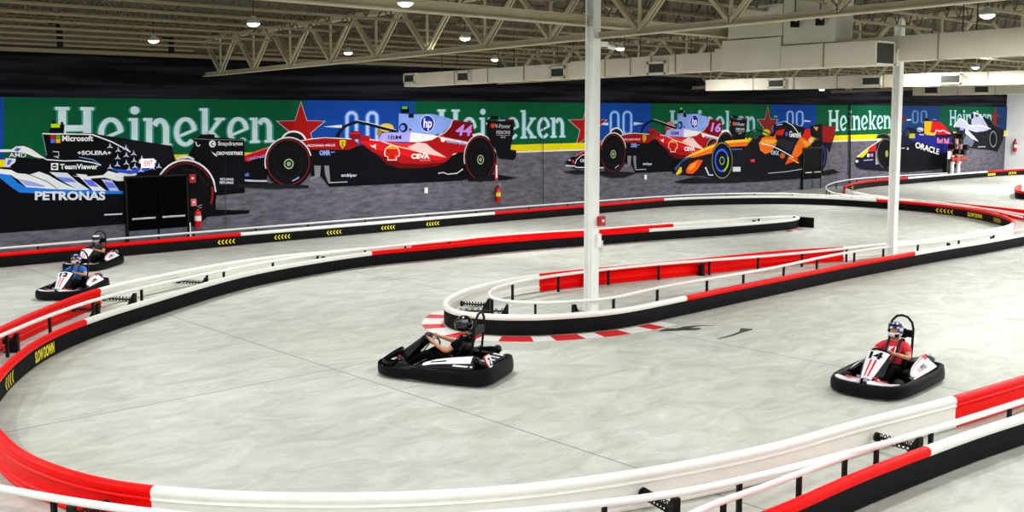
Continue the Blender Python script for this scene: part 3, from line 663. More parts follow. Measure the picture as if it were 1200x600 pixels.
def barrier(label, pts, cuts, side, decals=(), step=.22, smooth=6, group=None):
    """cuts: [(colour, (px,py) where that colour ends or None)]; side +1 = track on the right of travel"""
    P = path_from(pts, CAPZ, step, smooth); N = [n * side for n in normals(P)]
    mid = P[len(P) // 2]; root = empty('track_barrier', (mid.x, mid.y, 0), label, 'barrier', group)
    i0 = 0
    for col, end in cuts:
        i1 = near_index(P, end[0], end[1], i0) if end else len(P) - 1
        if i1 <= i0 + 1: continue
        mb = MB(); sweep(mb, P[i0:i1 + 1], N[i0:i1 + 1], SHELL, RED if col == 'r' else WHITE)
        o = mb.build('barrier_panel', root, smooth=True); o['label'] = ('red' if col == 'r' else 'white') + ' moulded panel with rounded top rail'
        i0 = i1
    mb = MB(); sweep(mb, P, N, FACE, BLACKR); o = mb.build('face_strip', root, smooth=True); o['label'] = 'black rubber face toward the track'
    for d in decals:
        mb = MB(); i = near_index(P, d[1], d[2]); i = min(max(i, 2), len(P) - 3)
        if d[0] == 'c': chevrons(mb, P, N, i, d[3], d[4], d[5], d[6], YELLOW); o = mb.build('chevron_marks', root, norm=False); o['label'] = 'yellow chevrons'
        else: face_text(mb, P, N, i, 'SLOW DOWN', d[4], d[5], d[6], YELLOW); o = mb.build('slow_down_lettering', root, norm=False); o['label'] = 'yellow SLOW DOWN lettering'
    return root, P, N
Ystraight = 30.4
A_pts = [(2.5, Ystraight), (9, Ystraight), (16, 30.42), (23, 30.35), (29, 30.2), (33, 30.0)]
A_pts = [(x, y, 0) for x, y in A_pts] + [(780, 233.75), (830, 231.7), (900, 230.6), (960, 231.4), (1027, 235), (1075, 238.5), (1125, 243.8), (1165, 251), (1184, 257.5), (1188, 262.5), (1175, 267.6), (1137, 275), (1100, 280.6), (1050, 286), (987, 291.5)]
barrier('long black faced barrier along the mural wall and round the right hairpin', A_pts,
        [('r', (285, 273)), ('w', (578, 249.4)), ('r', (780, 233.75)), ('w', (1027, 235)), ('r', (1187, 263)), ('w', None)], 1,
        [('c', x, y, 5, .1, .14, False) for x, y in ((262, 275), (329, 269), (393, 264), (452, 259), (507, 255))] +
        [('c', 1107, 241, 5, .17, .17, False), ('t', 1145, 246.5, 0, 1.1, .17, False), ('c', 1171, 253, 5, .13, .17, True)], .25, 8)
D_pts = [(987, 291.5), (900, 297.3), (850, 302.5), (770, 310.3), (700, 316.8), (630, 324), (600, 328.6), (575, 333.5), (545, 342), (527, 350.5), (520.5, 357), (525, 363.3), (540, 368), (570, 371.5), (620, 372.6), (670, 370), (720, 365.5), (800, 350.3), (850, 340), (900, 330), (987, 312.5), (1070, 297.5), (1112, 290.3), (1150, 284.3), (1200, 275.3), (1290, 260), (1440, 235)]
_, CP, CN = barrier('barrier wrapped round the long central island with the white post', D_pts,
        [('r', (630, 324)), ('w', (800, 350.3)), ('r', (1070, 297.5)), ('w', None)], 1, (), .18, 5)
B_pts = [(-120, 452), (-60, 420), (0, 387.5), (50, 364.8), (115, 341), (200, 322), (300, 304.8), (375, 297), (480, 288), (600, 277.8), (685, 271.6), (789, 264), (870, 258), (915, 254.5), (934, 254), (932, 257), (900, 260.5), (825, 266), (762, 270), (700, 274.5), (600, 281.6), (500, 291), (432, 297.5), (300, 319), (175, 353.5), (97, 378.5), (50, 399), (15, 424), (0, 440), (-13, 458), (-19, 476), (-15, 494), (0, 512), (25, 534.5), (75, 555.5), (125, 568.5), (187, 577), (300, 583.5), (450, 584), (600, 575.5), (750, 556), (900, 527), (1012, 496), (1115, 470), (1200, 445), (1300, 414), (1480, 360)]
_, BP, BN = barrier('longest barrier, from the square ended island round the left bend to the foreground', B_pts,
        [('r', (115, 341)), ('w', (480, 288)), ('r', (789, 264)), ('w', (762, 270)), ('r', (432, 297.5)), ('w', (97, 378.5)), ('r', (187, 577)), ('w', (1117, 469)), ('r', None)], -1,
        [('t', 48, 401, 0, .85, .2, True), ('c', 9, 431, 4, .12, .2, True)], .16, 4)
F_pts = [(780, 660), (880, 613), (925, 595.5), (1000, 562), (1082, 530.5), (1150, 506), (1200, 490), (1300, 457), (1480, 399)]
_, FP, FN = barrier('black faced barrier at the lower right corner nearest the viewer', F_pts, [('r', (1083, 530.5)), ('w', None)], 1, (), .15, 4)
G_pts = [(1440, 272), (1270, 255.5), (1200, 247.5), (1110, 238.3), (1050, 232.8), (1013, 228), (995, 223.5), (989.5, 219.3), (1000, 215.3), (1019, 212.3), (1064, 208.7), (1157, 201.3), (1200, 198.8), (1290, 195.5)]
barrier('far barrier bent into a hairpin in front of the fire riser', G_pts, [('r', (1110, 238.3)), ('w', (992, 221.5)), ('r', (1064, 208.7)), ('w', (1157, 201.3)), ('r', None)], 1,
        [('t', 1163, 202, 0, 1.0, .17, False), ('c', 1187, 200.5, 5, .16, .17, False), ('c', 998, 216, 3, .13, .17, False)], .3, 5)
H_pts = [(1400, 208), (1290, 212.7), (1210, 216.3), (1196, 217.7), (1190, 221.5), (1196, 225.3), (1215, 226.5), (1290, 224.5), (1400, 219)]
barrier('short red ended barrier at the far right edge', H_pts, [('w', (1197, 217.6)), ('r', None)], 1, (), .25, 3)
# ------------------------------------------------------------ pipe rails
def coil(mb, a, b, r, turns, m, wire=.008):
    a = Vector(a); b = Vector(b); d = b - a; L = d.length; t = d.normalized(); u = t.orthogonal().normalized(); v = t.cross(u)
    n = turns * 9; mb.tube([a + t * L * i / n + (u * cos(2 * pi * i / 9) + v * sin(2 * pi * i / 9)) * r for i in range(n + 1)], wire, m, 5)
def damper(root, p, q, wire=.008, r=.055, turns=9):
    """spring mounted on a floor bracket at p pushing against the barrier at q"""
    p = Vector((p.x, p.y, 0)); q = Vector((q.x, q.y, 0)); d = (q - p); L = d.length; t = d.normalized(); s = Vector((-t.y, t.x, 0))
    mb = MB(); c = p - t * .02
    for k in (-.035, .035):
        o = [c + s * k, c + t * .2 + s * k, c + t * .03 + s * k + Vector((0, 0, .3)), c + s * k + Vector((0, 0, .34))]
        o2 = [a + s * .012 for a in o]
        mb.add(o + o2, [(0, 1, 2, 3), (7, 6, 5, 4), (0, 4, 5, 1), (1, 5, 6, 2), (2, 6, 7, 3), (3, 7, 4, 0)], BLACKM)
    mb.box(c + Vector((0, 0, .17)) - t * .01, (.05, .09, .34), BLACKM, Matrix(((t.x, s.x, 0), (t.y, s.y, 0), (0, 0, 1)))); mb.box(c + t * .08 + Vector((0, 0, .008)), (.26, .16, .016), BLACKM, Matrix(((t.x, s.x, 0), (t.y, s.y, 0), (0, 0, 1))))
    o = mb.build('bracket', root); o['label'] = 'black steel floor bracket'
    mb = MB(); a = c + t * .05 + Vector((0, 0, .2)); b = q - t * .06 + Vector((0, 0, .2))
    coil(mb, a, b, r, turns, BLACKM, wire); mb.cyl(a, b, .018, BLACKM, 8); mb.cyl(b - t * .03, b, .06, BLACKM, 12)
    o = mb.build('spring', root, smooth=True); o['label'] = 'black coil spring'
def rail(label, pts, posts, dampers=(), z=.42, r=.035, step=.2, smooth=4, pw=.05, group=None):
    P = path_from(pts, z, step, smooth); mid = P[len(P) // 2]
    root = empty('guard_rail', (mid.x, mid.y, 0), label, 'rail', group)
    mb = MB(); mb.tube(P, r, PAINTW, 10); mb.build('rail_pipe', root, smooth=True)
    for q in posts:
        i = near_index(P, q[0], q[1]) if isinstance(q, tuple) else near_index(P, q)
        p = P[i]; mb = MB(); t = P[min(i + 1, len(P) - 1)] - P[max(i - 1, 0)]
        mb.box((p.x, p.y, z / 2 + .005), (pw, pw, z + .01), BLACKM, Matrix.Rotation(atan2(t.y, t.x), 3, 'Z'), .006); mb.build('post', root)
    for q in dampers:
        i = near_index(P, q[0], q[1]); p = P[i]; Q = q[2]; j = min(range(len(Q)), key=lambda k: (Q[k] - p).length)
        d = Vector((Q[j].x - p.x, Q[j].y - p.y, 0)).normalized()
        damper(root, p + d * .05 if True else p, Q[j] - d * .05)
    return root, P
def spaced(px0, px1, n): return [px0 + (px1 - px0) * i / (n - 1) for i in range(n)]
A_rail = [(2.5, 31.4, 0), (9, 31.4, 0), (16, 31.4, 0), (23, 31.35, 0), (29, 31.2, 0), (34, 31.0, 0), (780, 230), (830, 227.6), (900, 226.6), (965, 228.8), (1025, 231.8), (1070, 234.6), (1120, 239.5), (1160, 245.8), (1198, 254.5)]
rail('thin white pipe rail between the long back barrier and the mural', A_rail, [40, 150, 230, 300, 360, 430, 500, 560, 620, 665, 740, 800, 850, 885, 930, 960, 1000, 1028, 1063, 1100, 1140, 1172], z=.42)
rail('white pipe rail inside the narrow square ended island', [(-60, 419), (0, 394), (55, 371), (115, 350.5), (200, 330), (318, 306.5), (372, 298.3), (425, 292.3), (476, 287), (527, 282), (600, 275), (685, 269.6), (789, 261.8), (880, 255.8), (915, 254)],
     [7, 57, 112, 165, 243, 263, 318, 372, 425, 476, 527, 583, 634, 681, 725, 772, 817, 853, 890], [(20, 386, BP[:len(BP) // 2]), (115, 350, BP[:len(BP) // 2]), (160, 339, BP[:len(BP) // 2]), (240, 321, BP[:len(BP) // 2]), (380, 297, BP[:len(BP) // 2]), (520, 283, BP[:len(BP) // 2]), (886, 255.5, BP[:len(BP) // 2])], z=.42)
C_loop = [(1060, 282.8), (1035, 286), (987, 291.6), (900, 299.8), (770, 309.8), (690, 318), (630, 326), (597, 332.5), (579, 338.5), (572, 344.5), (577, 350), (597, 354), (632, 355), (690, 352.2), (715, 349.5), (775, 336.5), (900, 315), (987, 297), (1050, 288.4), (1120, 281), (1200, 268.5), (1280, 255), (1430, 230)]
iD = near_index(CP, 630, 324); iE = near_index(CP, 700, 367)
rail('white pipe rail looping round inside the central island', C_loop,
     [(651, 323), (710, 316), (770, 310), (829, 304.5), (888, 300.5), (943, 295.5), (990, 291.5), (601, 331.5), (577, 350), (632, 355), (716, 349), (770, 337.5), (826, 327.5), (873, 319.5), (918, 312), (959, 303), (1000, 295), (1037, 290), (1077, 285), (1125, 280.5), (1165, 274)],
     [(574, 348, CP[:iE]), (600, 354, CP[iD:]), (668, 353.5, CP[iD:]), (1110, 282, CP[iE:]), (1160, 275, CP[iE:]), (690, 318, CP[:iD]), (826, 304.5, CP[:iD])], z=.4, r=.036)
iC = near_index(BP, 0, 512, len(BP) // 2)
rail('white pipe rail behind the foreground white barrier', [(-60, 563), (0, 572), (75, 586), (175, 600), (300, 611), (450, 611.5), (600, 600.5), (700, 590.5), (800, 577), (900, 555), (1050, 516), (1200, 470), (1300, 438), (1480, 383)],
     [(60, 583), (180, 600), (702, 590), (861, 564), (990, 532), (1092, 504), (1179, 477)], [(90, 588, BP[iC:]), (797, 577, BP[iC:]), (1085, 506, BP[iC:])], z=.4, r=.04)
rail('white pipe rail behind the lower right barrier', [(740, 650), (812, 600.5), (900, 569), (987, 536), (1040, 519.5)], [(847, 589), (940, 553.5), (1030, 523)], (), z=.38, r=.036)
rail('white pipe rail looping outside the far hairpin', [(1440, 279), (1280, 261), (1200, 251.5), (1170, 246.5), (1110, 239.8), (1026, 232), (996, 229), (978, 226.2), (969.5, 222.5), (968.5, 218), (980, 213.4), (1000, 210), (1035, 207), (1110, 202.8)],
     [968.5, (972, 224), (985, 227.8), (980, 213.4), (1003, 209.6), 1026, 1060, (1110, 239.8), (1160, 245), (1184, 249)], (), z=.4)
# --------------------------------------------- red and white floor kerb
kb = MB(); KR = mat('kerb_red', 'dd1620', .6, var=.1); KW = mat('kerb_white', 'ecebe6', .6, var=.04)
i0 = near_index(CP, 548, 341, near_index(CP, 630, 324)); i1 = near_index(CP, 770, 356, near_index(CP, 600, 372))
L = 0; cells = []
for i in range(i0, i1):
    a, b = CP[i], CP[i + 1]; na, nb = CN[i], CN[i + 1]; L += (b - a).length
    wa = .42 * min(1, (i - i0 + 1) / 5); wb = .42 * min(1, (i + 1 - i0 + 1) / 5)
    sh = .16
    q = [Vector((a.x, a.y, .006)) + na * .05, Vector((b.x, b.y, .006)) + nb * .05, Vector((b.x, b.y, .006)) + nb * (.05 + wb), Vector((a.x, a.y, .006)) + na * (.05 + wa)]
    kb.add(q + [v - Vector((0, 0, .005)) for v in q], [(0, 1, 2, 3), (4, 7, 6, 5), (2, 6, 7, 3)], KR if int(L / .46) % 2 == 0 else KW)
tag(kb.build('floor_kerb', norm=False, loc=(13.2, 15, 0)), 'red and white striped kerb curving round the central island nose', 'kerb')
kb = MB()
for k, (x, y) in enumerate(((925, 270.8), (931, 270.3), (936, 269.3), (940, 267.8), (942.5, 266))):
    a = ground(x, y); b = ground(x + 3.8, y - 1.2)
    kb.box((a.x, a.y, .004), (.34, .22, .008), KR if k % 2 == 0 else KW, Matrix.Rotation(.6 - k * .35, 3, 'Z'))
p = ground(936, 269); tag(kb.build('floor_kerb', loc=(p.x, p.y, 0)), 'small red and white kerb at the square island end', 'kerb')
# square black end cap of the narrow island
p = ground(933, 270); q = ground(905, 271)
mb = MB(); d = (p - q).normalized(); e1 = ground(934, 255, .36); e1.z = 0
mb.box(Vector((e1.x, e1.y, .2)) + Vector((.12, -.05, 0)), (.06, 1.15, .38), BLACKR, Matrix.Rotation(.05, 3, 'Z'), .015)
tag(mb.build('end_block', loc=(e1.x + .12, e1.y - .05, 0)), 'black rubber block closing the end of the narrow island', 'barrier end')
# dark rubber streaks on the concrete
RUB = mat('rubber_streak', '3a3a34', .6, var=.3)
def streak(label, pts, ws):
    mb = MB(); L = []; R = []
    for i, p in enumerate(pts):
        g = ground(*p); a = ground(*pts[max(i - 1, 0)]); b = ground(*pts[min(i + 1, len(pts) - 1)]); t = (b - a).normalized(); n = Vector((-t.y, t.x, 0)) * ws[i] / 2
        L.append(g + n + Vector((0, 0, .004))); R.append(g - n + Vector((0, 0, .004)))
    n = len(pts); base = L + R; mb.add(base + [v - Vector((0, 0, .003)) for v in base], [(i, i + 1, n + i + 1, n + i) for i in range(n - 1)], RUB)
    c = ground(*pts[n // 2]); tag(mb.build('rubber_mark', norm=False, loc=(c.x, c.y, 0)), label, 'floor mark')
streak('dark curved rubber mark on the floor right of the kerb', [(772, 388.5), (785, 386.5), (797, 386), (805, 383.5), (820, 381.8), (838, 381.5)], [.05, .28, .22, .16, .06, .03])
streak('dark blob shaped rubber stain beside the curved floor mark', [(802, 387), (811, 385.8), (821, 385)], [.08, .26, .1])
streak('dark hooked rubber mark ending the row of floor marks', [(840, 397.5), (855, 394), (868, 389.5), (874, 386), (882, 386.3)], [.03, .07, .08, .24, .1])
# ================================================================ columns
def column(px, py, label):
    g = ground(px, py); x, y = 0, 0
    return g
COLX = [2.94, 15.6, 28.26, 40.9, 53.6, 66.2]; COLY = 14.6
def build_column(x, label):
    root = empty('steel_column', (x, COLY, 0), label, 'column'); top = deck_z(COLY) - .15; mb = MB()
    R = Matrix.Identity(3)
    for s in (-1, 1): mb.box((x, COLY + s * .1, top / 2), (.215, .018, top), PAINTW, R)
    mb.box((x, COLY, top / 2), (.014, .185, top), PAINTW, R); mb.build('shaft', root)
    mb = MB(); mb.box((x, COLY, .015), (.36, .36, .03), PAINTW, None, .005); mb.build('base_plate', root)
    mb = MB(); mb.box((x, COLY, top - .02), (.3, .3, .03), CREAM2); mb.build('cap_plate', root); return root
c1 = build_column(COLX[1], 'white steel column standing in the central island with red call box')
c2 = build_column(COLX[2], 'white steel column behind the ducts, second from the left')
mb = MB(); mb.tube([(15.47, 14.46, .9), (15.47, 14.46, 5.2), (15.44, 14.44, 5.5), (15.3, 14.5, 5.62), (15.28, 14.5, 6.8)], .014, PAINTW, 8); mb.build('conduit', c1, smooth=True)
CALL = mat('call_box_red', 'b01018', .4)
f = Vector((-.7, -.71, 0))
def wallbox(name, loc, label, cat, size, m, dot=None):
    mb = MB(); mb.box(loc, size, m, None, .01); o = mb.build(name, loc=loc)
    if dot: mb = MB(); mb.box((loc[0], loc[1] - size[1] / 2 - .004, loc[2] + size[2] * .05), (size[0] * .35, .012, size[2] * .22), dot); d = mb.build('button', o); d['label'] = 'small white square button'
    return tag(o, label, cat)
dY = COLY - .11
wallbox('call_box', (15.72, dY - .05, 2.02), 'red call box on the front column above head height', 'call box', (.16, .1, .2), CALL, PAINTW)
wallbox('switch_box', (15.66, dY - .035, 1.62), 'small white switch box below the red call box', 'switch', (.1, .07, .28), PAINTW)
mb = MB(); mb.box((15.84, COLY, 1.5), (.1, .14, .2), mat('beige_plastic', 'd4cfc0', .5), None, .015); mb.cyl((15.84, COLY, 1.4), (15.84, COLY - .06, 1.36), .03, PAINTW, 10)
tag(mb.build('sensor_box', loc=(15.84, COLY, 1.5)), 'small beige sensor clipped on the right side of the front column', 'sensor')
mb = MB(); mb.box((15.84, COLY - .05, 5.62), (.22, .1, .1), PAINTW, None, .01); cm = mb.build('security_camera', loc=(15.84, COLY - .05, 5.62)); tag(cm, 'white security camera on the front column under the girder', 'camera')
mb = MB(); mb.cyl((15.94, COLY - .1, 5.58), (16.08, COLY - .16, 5.55), .045, PAINTW, 12); mb.build('lens_housing', cm)
# ============================================================ roof framing
def girder_z(y): return 5.47 + .0175 * (WALL_Y - y)
DEP = 1.12
ordw = ['first', 'second', 'third', 'fourth', 'fifth', 'sixth', 'seventh', 'eighth', 'ninth', 'tenth', 'eleventh', 'twelfth', 'thirteenth', 'fourteenth', 'fifteenth', 'sixteenth', 'seventeenth', 'eighteenth', 'nineteenth', 'twentieth']
def visible(pts):
    for p in pts:
        q = project(p)
        if q[2] > 1 and -40 < q[0] < 1240 and -30 < q[1] < 620: return True
    return False
def girder(x, y0, y1, label):
    if not visible([(x, y0 + (y1 - y0) * k / 20, girder_z(y0 + (y1 - y0) * k / 20)) for k in range(21)]): return
    root = empty('roof_girder', (x, y0, girder_z(y0)), label, 'girder', 'roof girders')
    mb = MB(); mb.bar((x, y0, girder_z(y0)), (x, y1, girder_z(y1)), .03, .13, GIRD); mb.bar((x, y0, girder_z(y0) - .055), (x, y1, girder_z(y1) - .055), .2, .025, GIRD); mb.build('bottom_chord', root)
    mb = MB(); mb.bar((x, y0, girder_z(y0) + DEP), (x, y1, girder_z(y1) + DEP), .2, .12, GIRD); mb.build('top_chord', root)
    n = 8; st = (y1 - y0) / n
    for k in range(n):
        ya = y0 + st * k; ym = ya + st / 2; yb = ya + st
        for (p, q) in (((ya, 1), (ym, 0)), ((ym, 0), (yb, 1))):
            mb = MB()
            for dx in (-.05, .05): mb.bar((x + dx, p[0], girder_z(p[0]) + p[1] * DEP), (x + dx, q[0], girder_z(q[0]) + q[1] * DEP), .035, .075, GIRD)
            mb.build('diagonal', root)
        mb = MB(); mb.bar((x, ym, girder_z(ym)), (x, ym, girder_z(ym) + DEP), .05, .05, GIRD); mb.build('vertical', root)
for k, x in enumerate(COLX):
    girder(x, COLY + .16, WALL_Y - .35, '%s lattice roof girder from the left, span between its column and the mural wall' % ordw[k])
    girder(x, -2.6, COLY - .16, '%s lattice roof girder from the left, span running over the track from its column' % ordw[k])
# column line beams along the hall
def beam(x0, x1, label):
    z = girder_z(COLY) + .2; root = empty('column_line_beam', (x0, COLY, z), label, 'beam', 'column line beams'); mb = MB()
    mb.box(((x0 + x1) / 2, COLY, z), (x1 - x0, .2, .03), GIRD); mb.build('bottom_flange', root)
    mb = MB(); mb.box(((x0 + x1) / 2, COLY, z + .09), (x1 - x0, .015, .15), GIRD); mb.build('web', root)
    mb = MB(); mb.box(((x0 + x1) / 2, COLY, z + .18), (x1 - x0, .2, .03), GIRD); mb.build('top_flange', root)
for k in range(5):
    if k < 4: beam(COLX[k] + .14, COLX[k + 1] - .14, 'steel beam along the column line in the %s roof bay from the left' % ordw[k])
# bar joists
JD = .62
def joist_proto(L):
    root = bpy.data.objects.new('bar_joist', None); C.objects.link(root)
    mb = MB()
    for s in (-.035, .035): mb.box((L / 2, s, -.03), (L, .045, .05), CREAM)
    mb.build('top_chord', root)
    mb = MB()
    for s in (-.03, .03): mb.box((L / 2, s, -JD), (L - 1.2, .035, .05), CREAM2)
    mb.build('bottom_chord', root)
    mb = MB(); n = int((L - 1.2) / .62); st = (L - 1.2) / n; pts = [(.1, 0, -.04)]
    for k in range(n + 1):
        pts.append((.6 + st * k, 0, -JD + .02))
        if k < n: pts.append((.6 + st * (k + .5), 0, -.05))
    pts.append((L - .1, 0, -.04))
    for a, b in zip(pts[:-1], pts[1:]): mb.bar(a, b, .028, .028, CREAM)
    mb.build('web', root); return root
bays = [(-5.5, COLX[0])] + [(COLX[i], COLX[i + 1]) for i in range(5)] + [(COLX[5], RIGHT_X)]
protos = {}
for b, (xa, xb) in enumerate(bays):
    L = round(xb - xa - .24, 2); r = 0
    for j in range(18):
        y = WALL_Y - 1.05 - 1.6 * j
        if abs(y - COLY) < .3: continue
        z = deck_z(y) - .012
        if not visible([(xa + L * t / 24, y, z - d) for t in range(25) for d in (0.1, JD)]): continue
        lab = 'slim bar joist, %s row out from the mural wall, %s roof bay from left' % (ordw[j], ordw[b])
        if L not in protos:
            o = joist_proto(L); protos[L] = o; o.location = (xa + .12, y, z); o['label'] = lab
        else: o = dup(protos[L], (xa + .12, y, z), 0, lab)
        o['category'] = 'joist'; o['group'] = 'bar joists under the roof deck'
# ================================================================== ducts
GRILL = mat('dark_grille', '2c2b26', .7)
def duct_box(mb, x, w, y0, y1, z0a, z1a, z0b, z1b, m=DUCT):   # tapered straight duct along the depth of the hall
    h = w / 2; vs = [(x - h, y0, z0a), (x + h, y0, z0a), (x + h, y0, z1a), (x - h, y0, z1a), (x - h, y1, z0b), (x + h, y1, z0b), (x + h, y1, z1b), (x - h, y1, z1b)]
    mb.add(vs, [(0, 1, 2, 3), (7, 6, 5, 4), (0, 4, 5, 1), (1, 5, 6, 2), (2, 6, 7, 3), (3, 7, 4, 0)], m)
def seams(root, x, w, ys, zf, name='seam_flange'):
    for y in ys:
        z0, z1 = zf(y); mb = MB(); h = w / 2 + .012
        mb.box((x - h, y, (z0 + z1) / 2), (.012, .03, z1 - z0 + .03), CREAM2); mb.box((x, y, z0 - .006), (w + .03, .03, .012), CREAM2); mb.build(name, root)
def register(root, x, w, y, z, sy=.75, sz=.36):   # outlet collar on the left face of a duct
    mb = MB(); fx = x - w / 2 - .09
    mb.box((fx + .06, y, z), (.12, sy, sz), DUCT); o = mb.build('outlet_collar', root)
    mb = MB(); mb.box((fx - .004, y, z), (.012, sy - .14, sz - .12), GRILL); g = mb.build('grille', root); g['label'] = 'dark outlet grille'
    mb = MB()
    for s in (-1, 1): mb.box((fx - .006, y + s * (sy / 2 - .03), z), (.024, .06, sz), DUCT); mb.box((fx - .006, y, z + s * (sz / 2 - .03)), (.024, sy, .06), DUCT)
    mb.build('outlet_frame', root)
DX, DW = 21.3, .6
main = empty('air_duct', (DX, 20, 5.2), 'long white air duct with dark outlets running over the track past both columns', 'duct')
def zb(y): return 5.13 + (27.0 - y) * .012
def zt(y): return zb(y) + (.42 if y > 20.5 else .45 if y > 15.6 else .52)
for y0, y1 in ((20.5, 28.25), (15.6, 20.5), (-2, 15.6)):
    mb = MB(); h = zt(y0 + .1) - zb(y0); duct_box(mb, DX, DW, y0, y1, zb(y0), zb(y0) + h, zb(y1), zb(y1) + h); mb.build('duct_run', main)
seams(main, DX, DW, [25.6, 24, 22.4, 20.9, 19.2, 18.3, 17.6, 16.8, 15.7, 12.2, 10, 7.6, 5.2], lambda y: (zb(y), zt(y)))
for px, py in ((482, 92), (545, 90), (656, 85), (772, 80), (1035, 68)):
    d = ray(px, py); t = (DX - DW / 2) / d.x; register(main, DX, DW, d.y * t, EYE + d.z * t, .62 if px < 1000 else .7, .34)
# big trunk with open end and the riser
tr = empty('supply_trunk', (20.2, 12.5, 5.3), 'short deep duct box with a dark open end in front of the long duct', 'duct')
mb = MB(); duct_box(mb, 20.2, .8, 10.75, 12.95, 5.2, 5.69, 5.19, 5.68); mb.build('trunk_body', tr)
mb = MB(); duct_box(mb, 20.2, .8, 12.96, 14.5, 5.19, 5.88, 5.17, 5.86); mb.build('trunk_body', tr)
mb = MB(); mb.box((20.2, 10.74, 5.445), (.7, .02, .41), GRILL); g = mb.build('end_grille', tr); g['label'] = 'dark end grille'
mb = MB()
for s in (-1, 1): mb.box((20.2 + s * .38, 10.735, 5.445), (.04, .03, .49), DUCT); mb.box((20.2, 10.735, 5.445 + s * .225), (.8, .03, .04), DUCT)
mb.build('end_frame', tr)
mb = MB(); mb.box((20.2, 11.9, 5.445), (.83, .03, .52), CREAM2); mb.build('seam_flange', tr)
mb = MB(); mb.box((20.2, 12.3, 6.385), (.72, 1.25, 1.36), DUCT, None, .01); tag(mb.build('duct_riser', loc=(20.2, 12.3, 5.71)), 'square duct riser going up through the roof above the deep duct box', 'duct')
mb = MB(); mb.box((20.2, 13.65, 6.25), (.76, 1.42, .7), DUCT, None, .01); tag(mb.build('return_box', loc=(20.2, 13.65, 5.9)), 'beige return air box left of the duct riser', 'duct')
# ducts farther down the hall
def far_duct(x, w, y0, y1, z, h, label, outlets, flat=False):
    root = empty('air_duct', (x, (y0 + y1) / 2, z), label, 'duct'); mb = MB(); duct_box(mb, x, w, y0, y1, z, z + h, z, z + h); mb.build('duct_run', root)
    seams(root, x, w, [y0 + 1 + 1.9 * k for k in range(int((y1 - y0 - 1) / 1.9))], lambda y: (z, z + h))
    for px, py in outlets:
        d = ray(px, py); t = (x - w / 2) / d.x; register(root, x, w, d.y * t, z + h * .5, .8, min(h * .8, .4))
    return root
far_duct(36.6, .6, 5, 27.4, 5.2, .46, 'white duct crossing the hall behind the second column', [(911, 99), (1022, 96), (1115, 93)])
far_duct(53.5, .7, 8, 26.6, 5.2, .5, 'lowest far duct near the right hand wall with two small outlets', [(1092, 108), (1151, 107)])
# duct and riser hangers
HANG = mat('hanger_rod', '1e1c18', .6)
k = 0
for x, w, ys, z in ((DX, DW, (26.2, 23.5, 21, 18.5, 16.3, 9.5, 7.2, 4.9), lambda y: zt(y)), (36.6, .6, (26, 22, 18, 14, 10), lambda y: 5.66), (53.5, .7, (24, 20, 16, 12), lambda y: 5.7)):
    for y in ys:
        mb = MB(); s = -1 if k % 2 else 1
        for s in (-1, 1): mb.cyl((x + s * (w / 2 + .02), y, z(y) - .02), (x + s * (w / 2 + .02), y, deck_z(y) - .04), .012, HANG, 6)
        mb.box((x, y, z(y) + .012), (w + .08, .03, .02), HANG)
        nm = {DX: 'long duct', 36.6: 'duct behind the second column', 53.5: 'lowest far duct'}[x]
        tag(mb.build('duct_hanger', loc=(x, y, z(y))), 'dark hanger rods, %s from the mural, on the %s' % (ordw[list((26.2, 23.5, 21, 18.5, 16.3, 9.5, 7.2, 4.9) if x == DX else (26, 22, 18, 14, 10) if x == 36.6 else (24, 20, 16, 12)).index(y)], nm), 'hanger', 'duct hangers'); k += 1
# ================================================================== lamps
LENS = emit('lamp_lens', 'fffdf4', 9.0); HOUS = mat('lamp_housing', 'd8d8d4', .4)
def lamp_parts(root):
    mb = MB(); mb.lathe([(.0, .16), (.05, .15), (.07, .1), (.12, .07), (.14, .02), (.13, 0), (.0, 0.005)], HOUS, Matrix.Translation(root.location), 20); mb.build('lamp_housing', root, smooth=True)
    mb = MB(); mb.lathe([(.0, -.06), (.06, -.052), (.105, -.025), (.125, .0), (.0, .003)], LENS, Matrix.Translation(root.location), 20); o = mb.build('lens', root, smooth=True); o['label'] = 'glowing lens'
    mb = MB(); p = root.location; mb.cyl((p.x, p.y, p.z + .15), (p.x, p.y, deck_z(p.y) - .04), .01, HANG, 6); mb.build('drop_rod', root)
lamps_px = [(475, 4, 6.0, 'round high bay lamp at the top edge left of the front column'), (180, 48, 6.0, 'leftmost round high bay lamp above the black drape'), (297, 28, 6.0, 'round high bay lamp hanging over the left end of the girder'),
            (408, 62, 6.0, 'round high bay lamp low behind the girder diagonals'), (545, 45, 6.0, 'round high bay lamp left of the front column near mid roof'), (580, 70, 6.0, 'round high bay lamp just above the long duct end'),
            (727, 57, 6.0, 'round high bay lamp right of the front column'), (1157, 18, 5.9, 'bright round high bay lamp at the upper right'), (1143, 79, 5.75, 'round high bay lamp above the bright far duct'), (963, 105, 5.35, 'small far high bay lamp below the ducts')]
LP = []; first = None
for px, py, z, lab in lamps_px:
    g = ground(px, py, z); LP.append(g)
    r = empty('high_bay_lamp', g, lab, 'lamp', 'round high bay lamps'); lamp_parts(r)
# disc lights: one per lamp, the hall lamps out of frame, and added fill
def disc_light(p, power):
    ld = bpy.data.lights.new('lamp_or_fill_light', 'AREA'); ld.shape = 'DISK'; ld.size = .26; ld.energy = power; ld.color = (1.0, .99, .975)
    o = bpy.data.objects.new('lamp_or_fill_light', ld); C.objects.link(o); o.location = (p[0], p[1], p[2] - .07)
GAIN = 1.5
for g, pw in zip(LP, [138, 217, 40, 88, 129, 362, 141, 126, 139, 263]): disc_light(g, pw * GAIN)
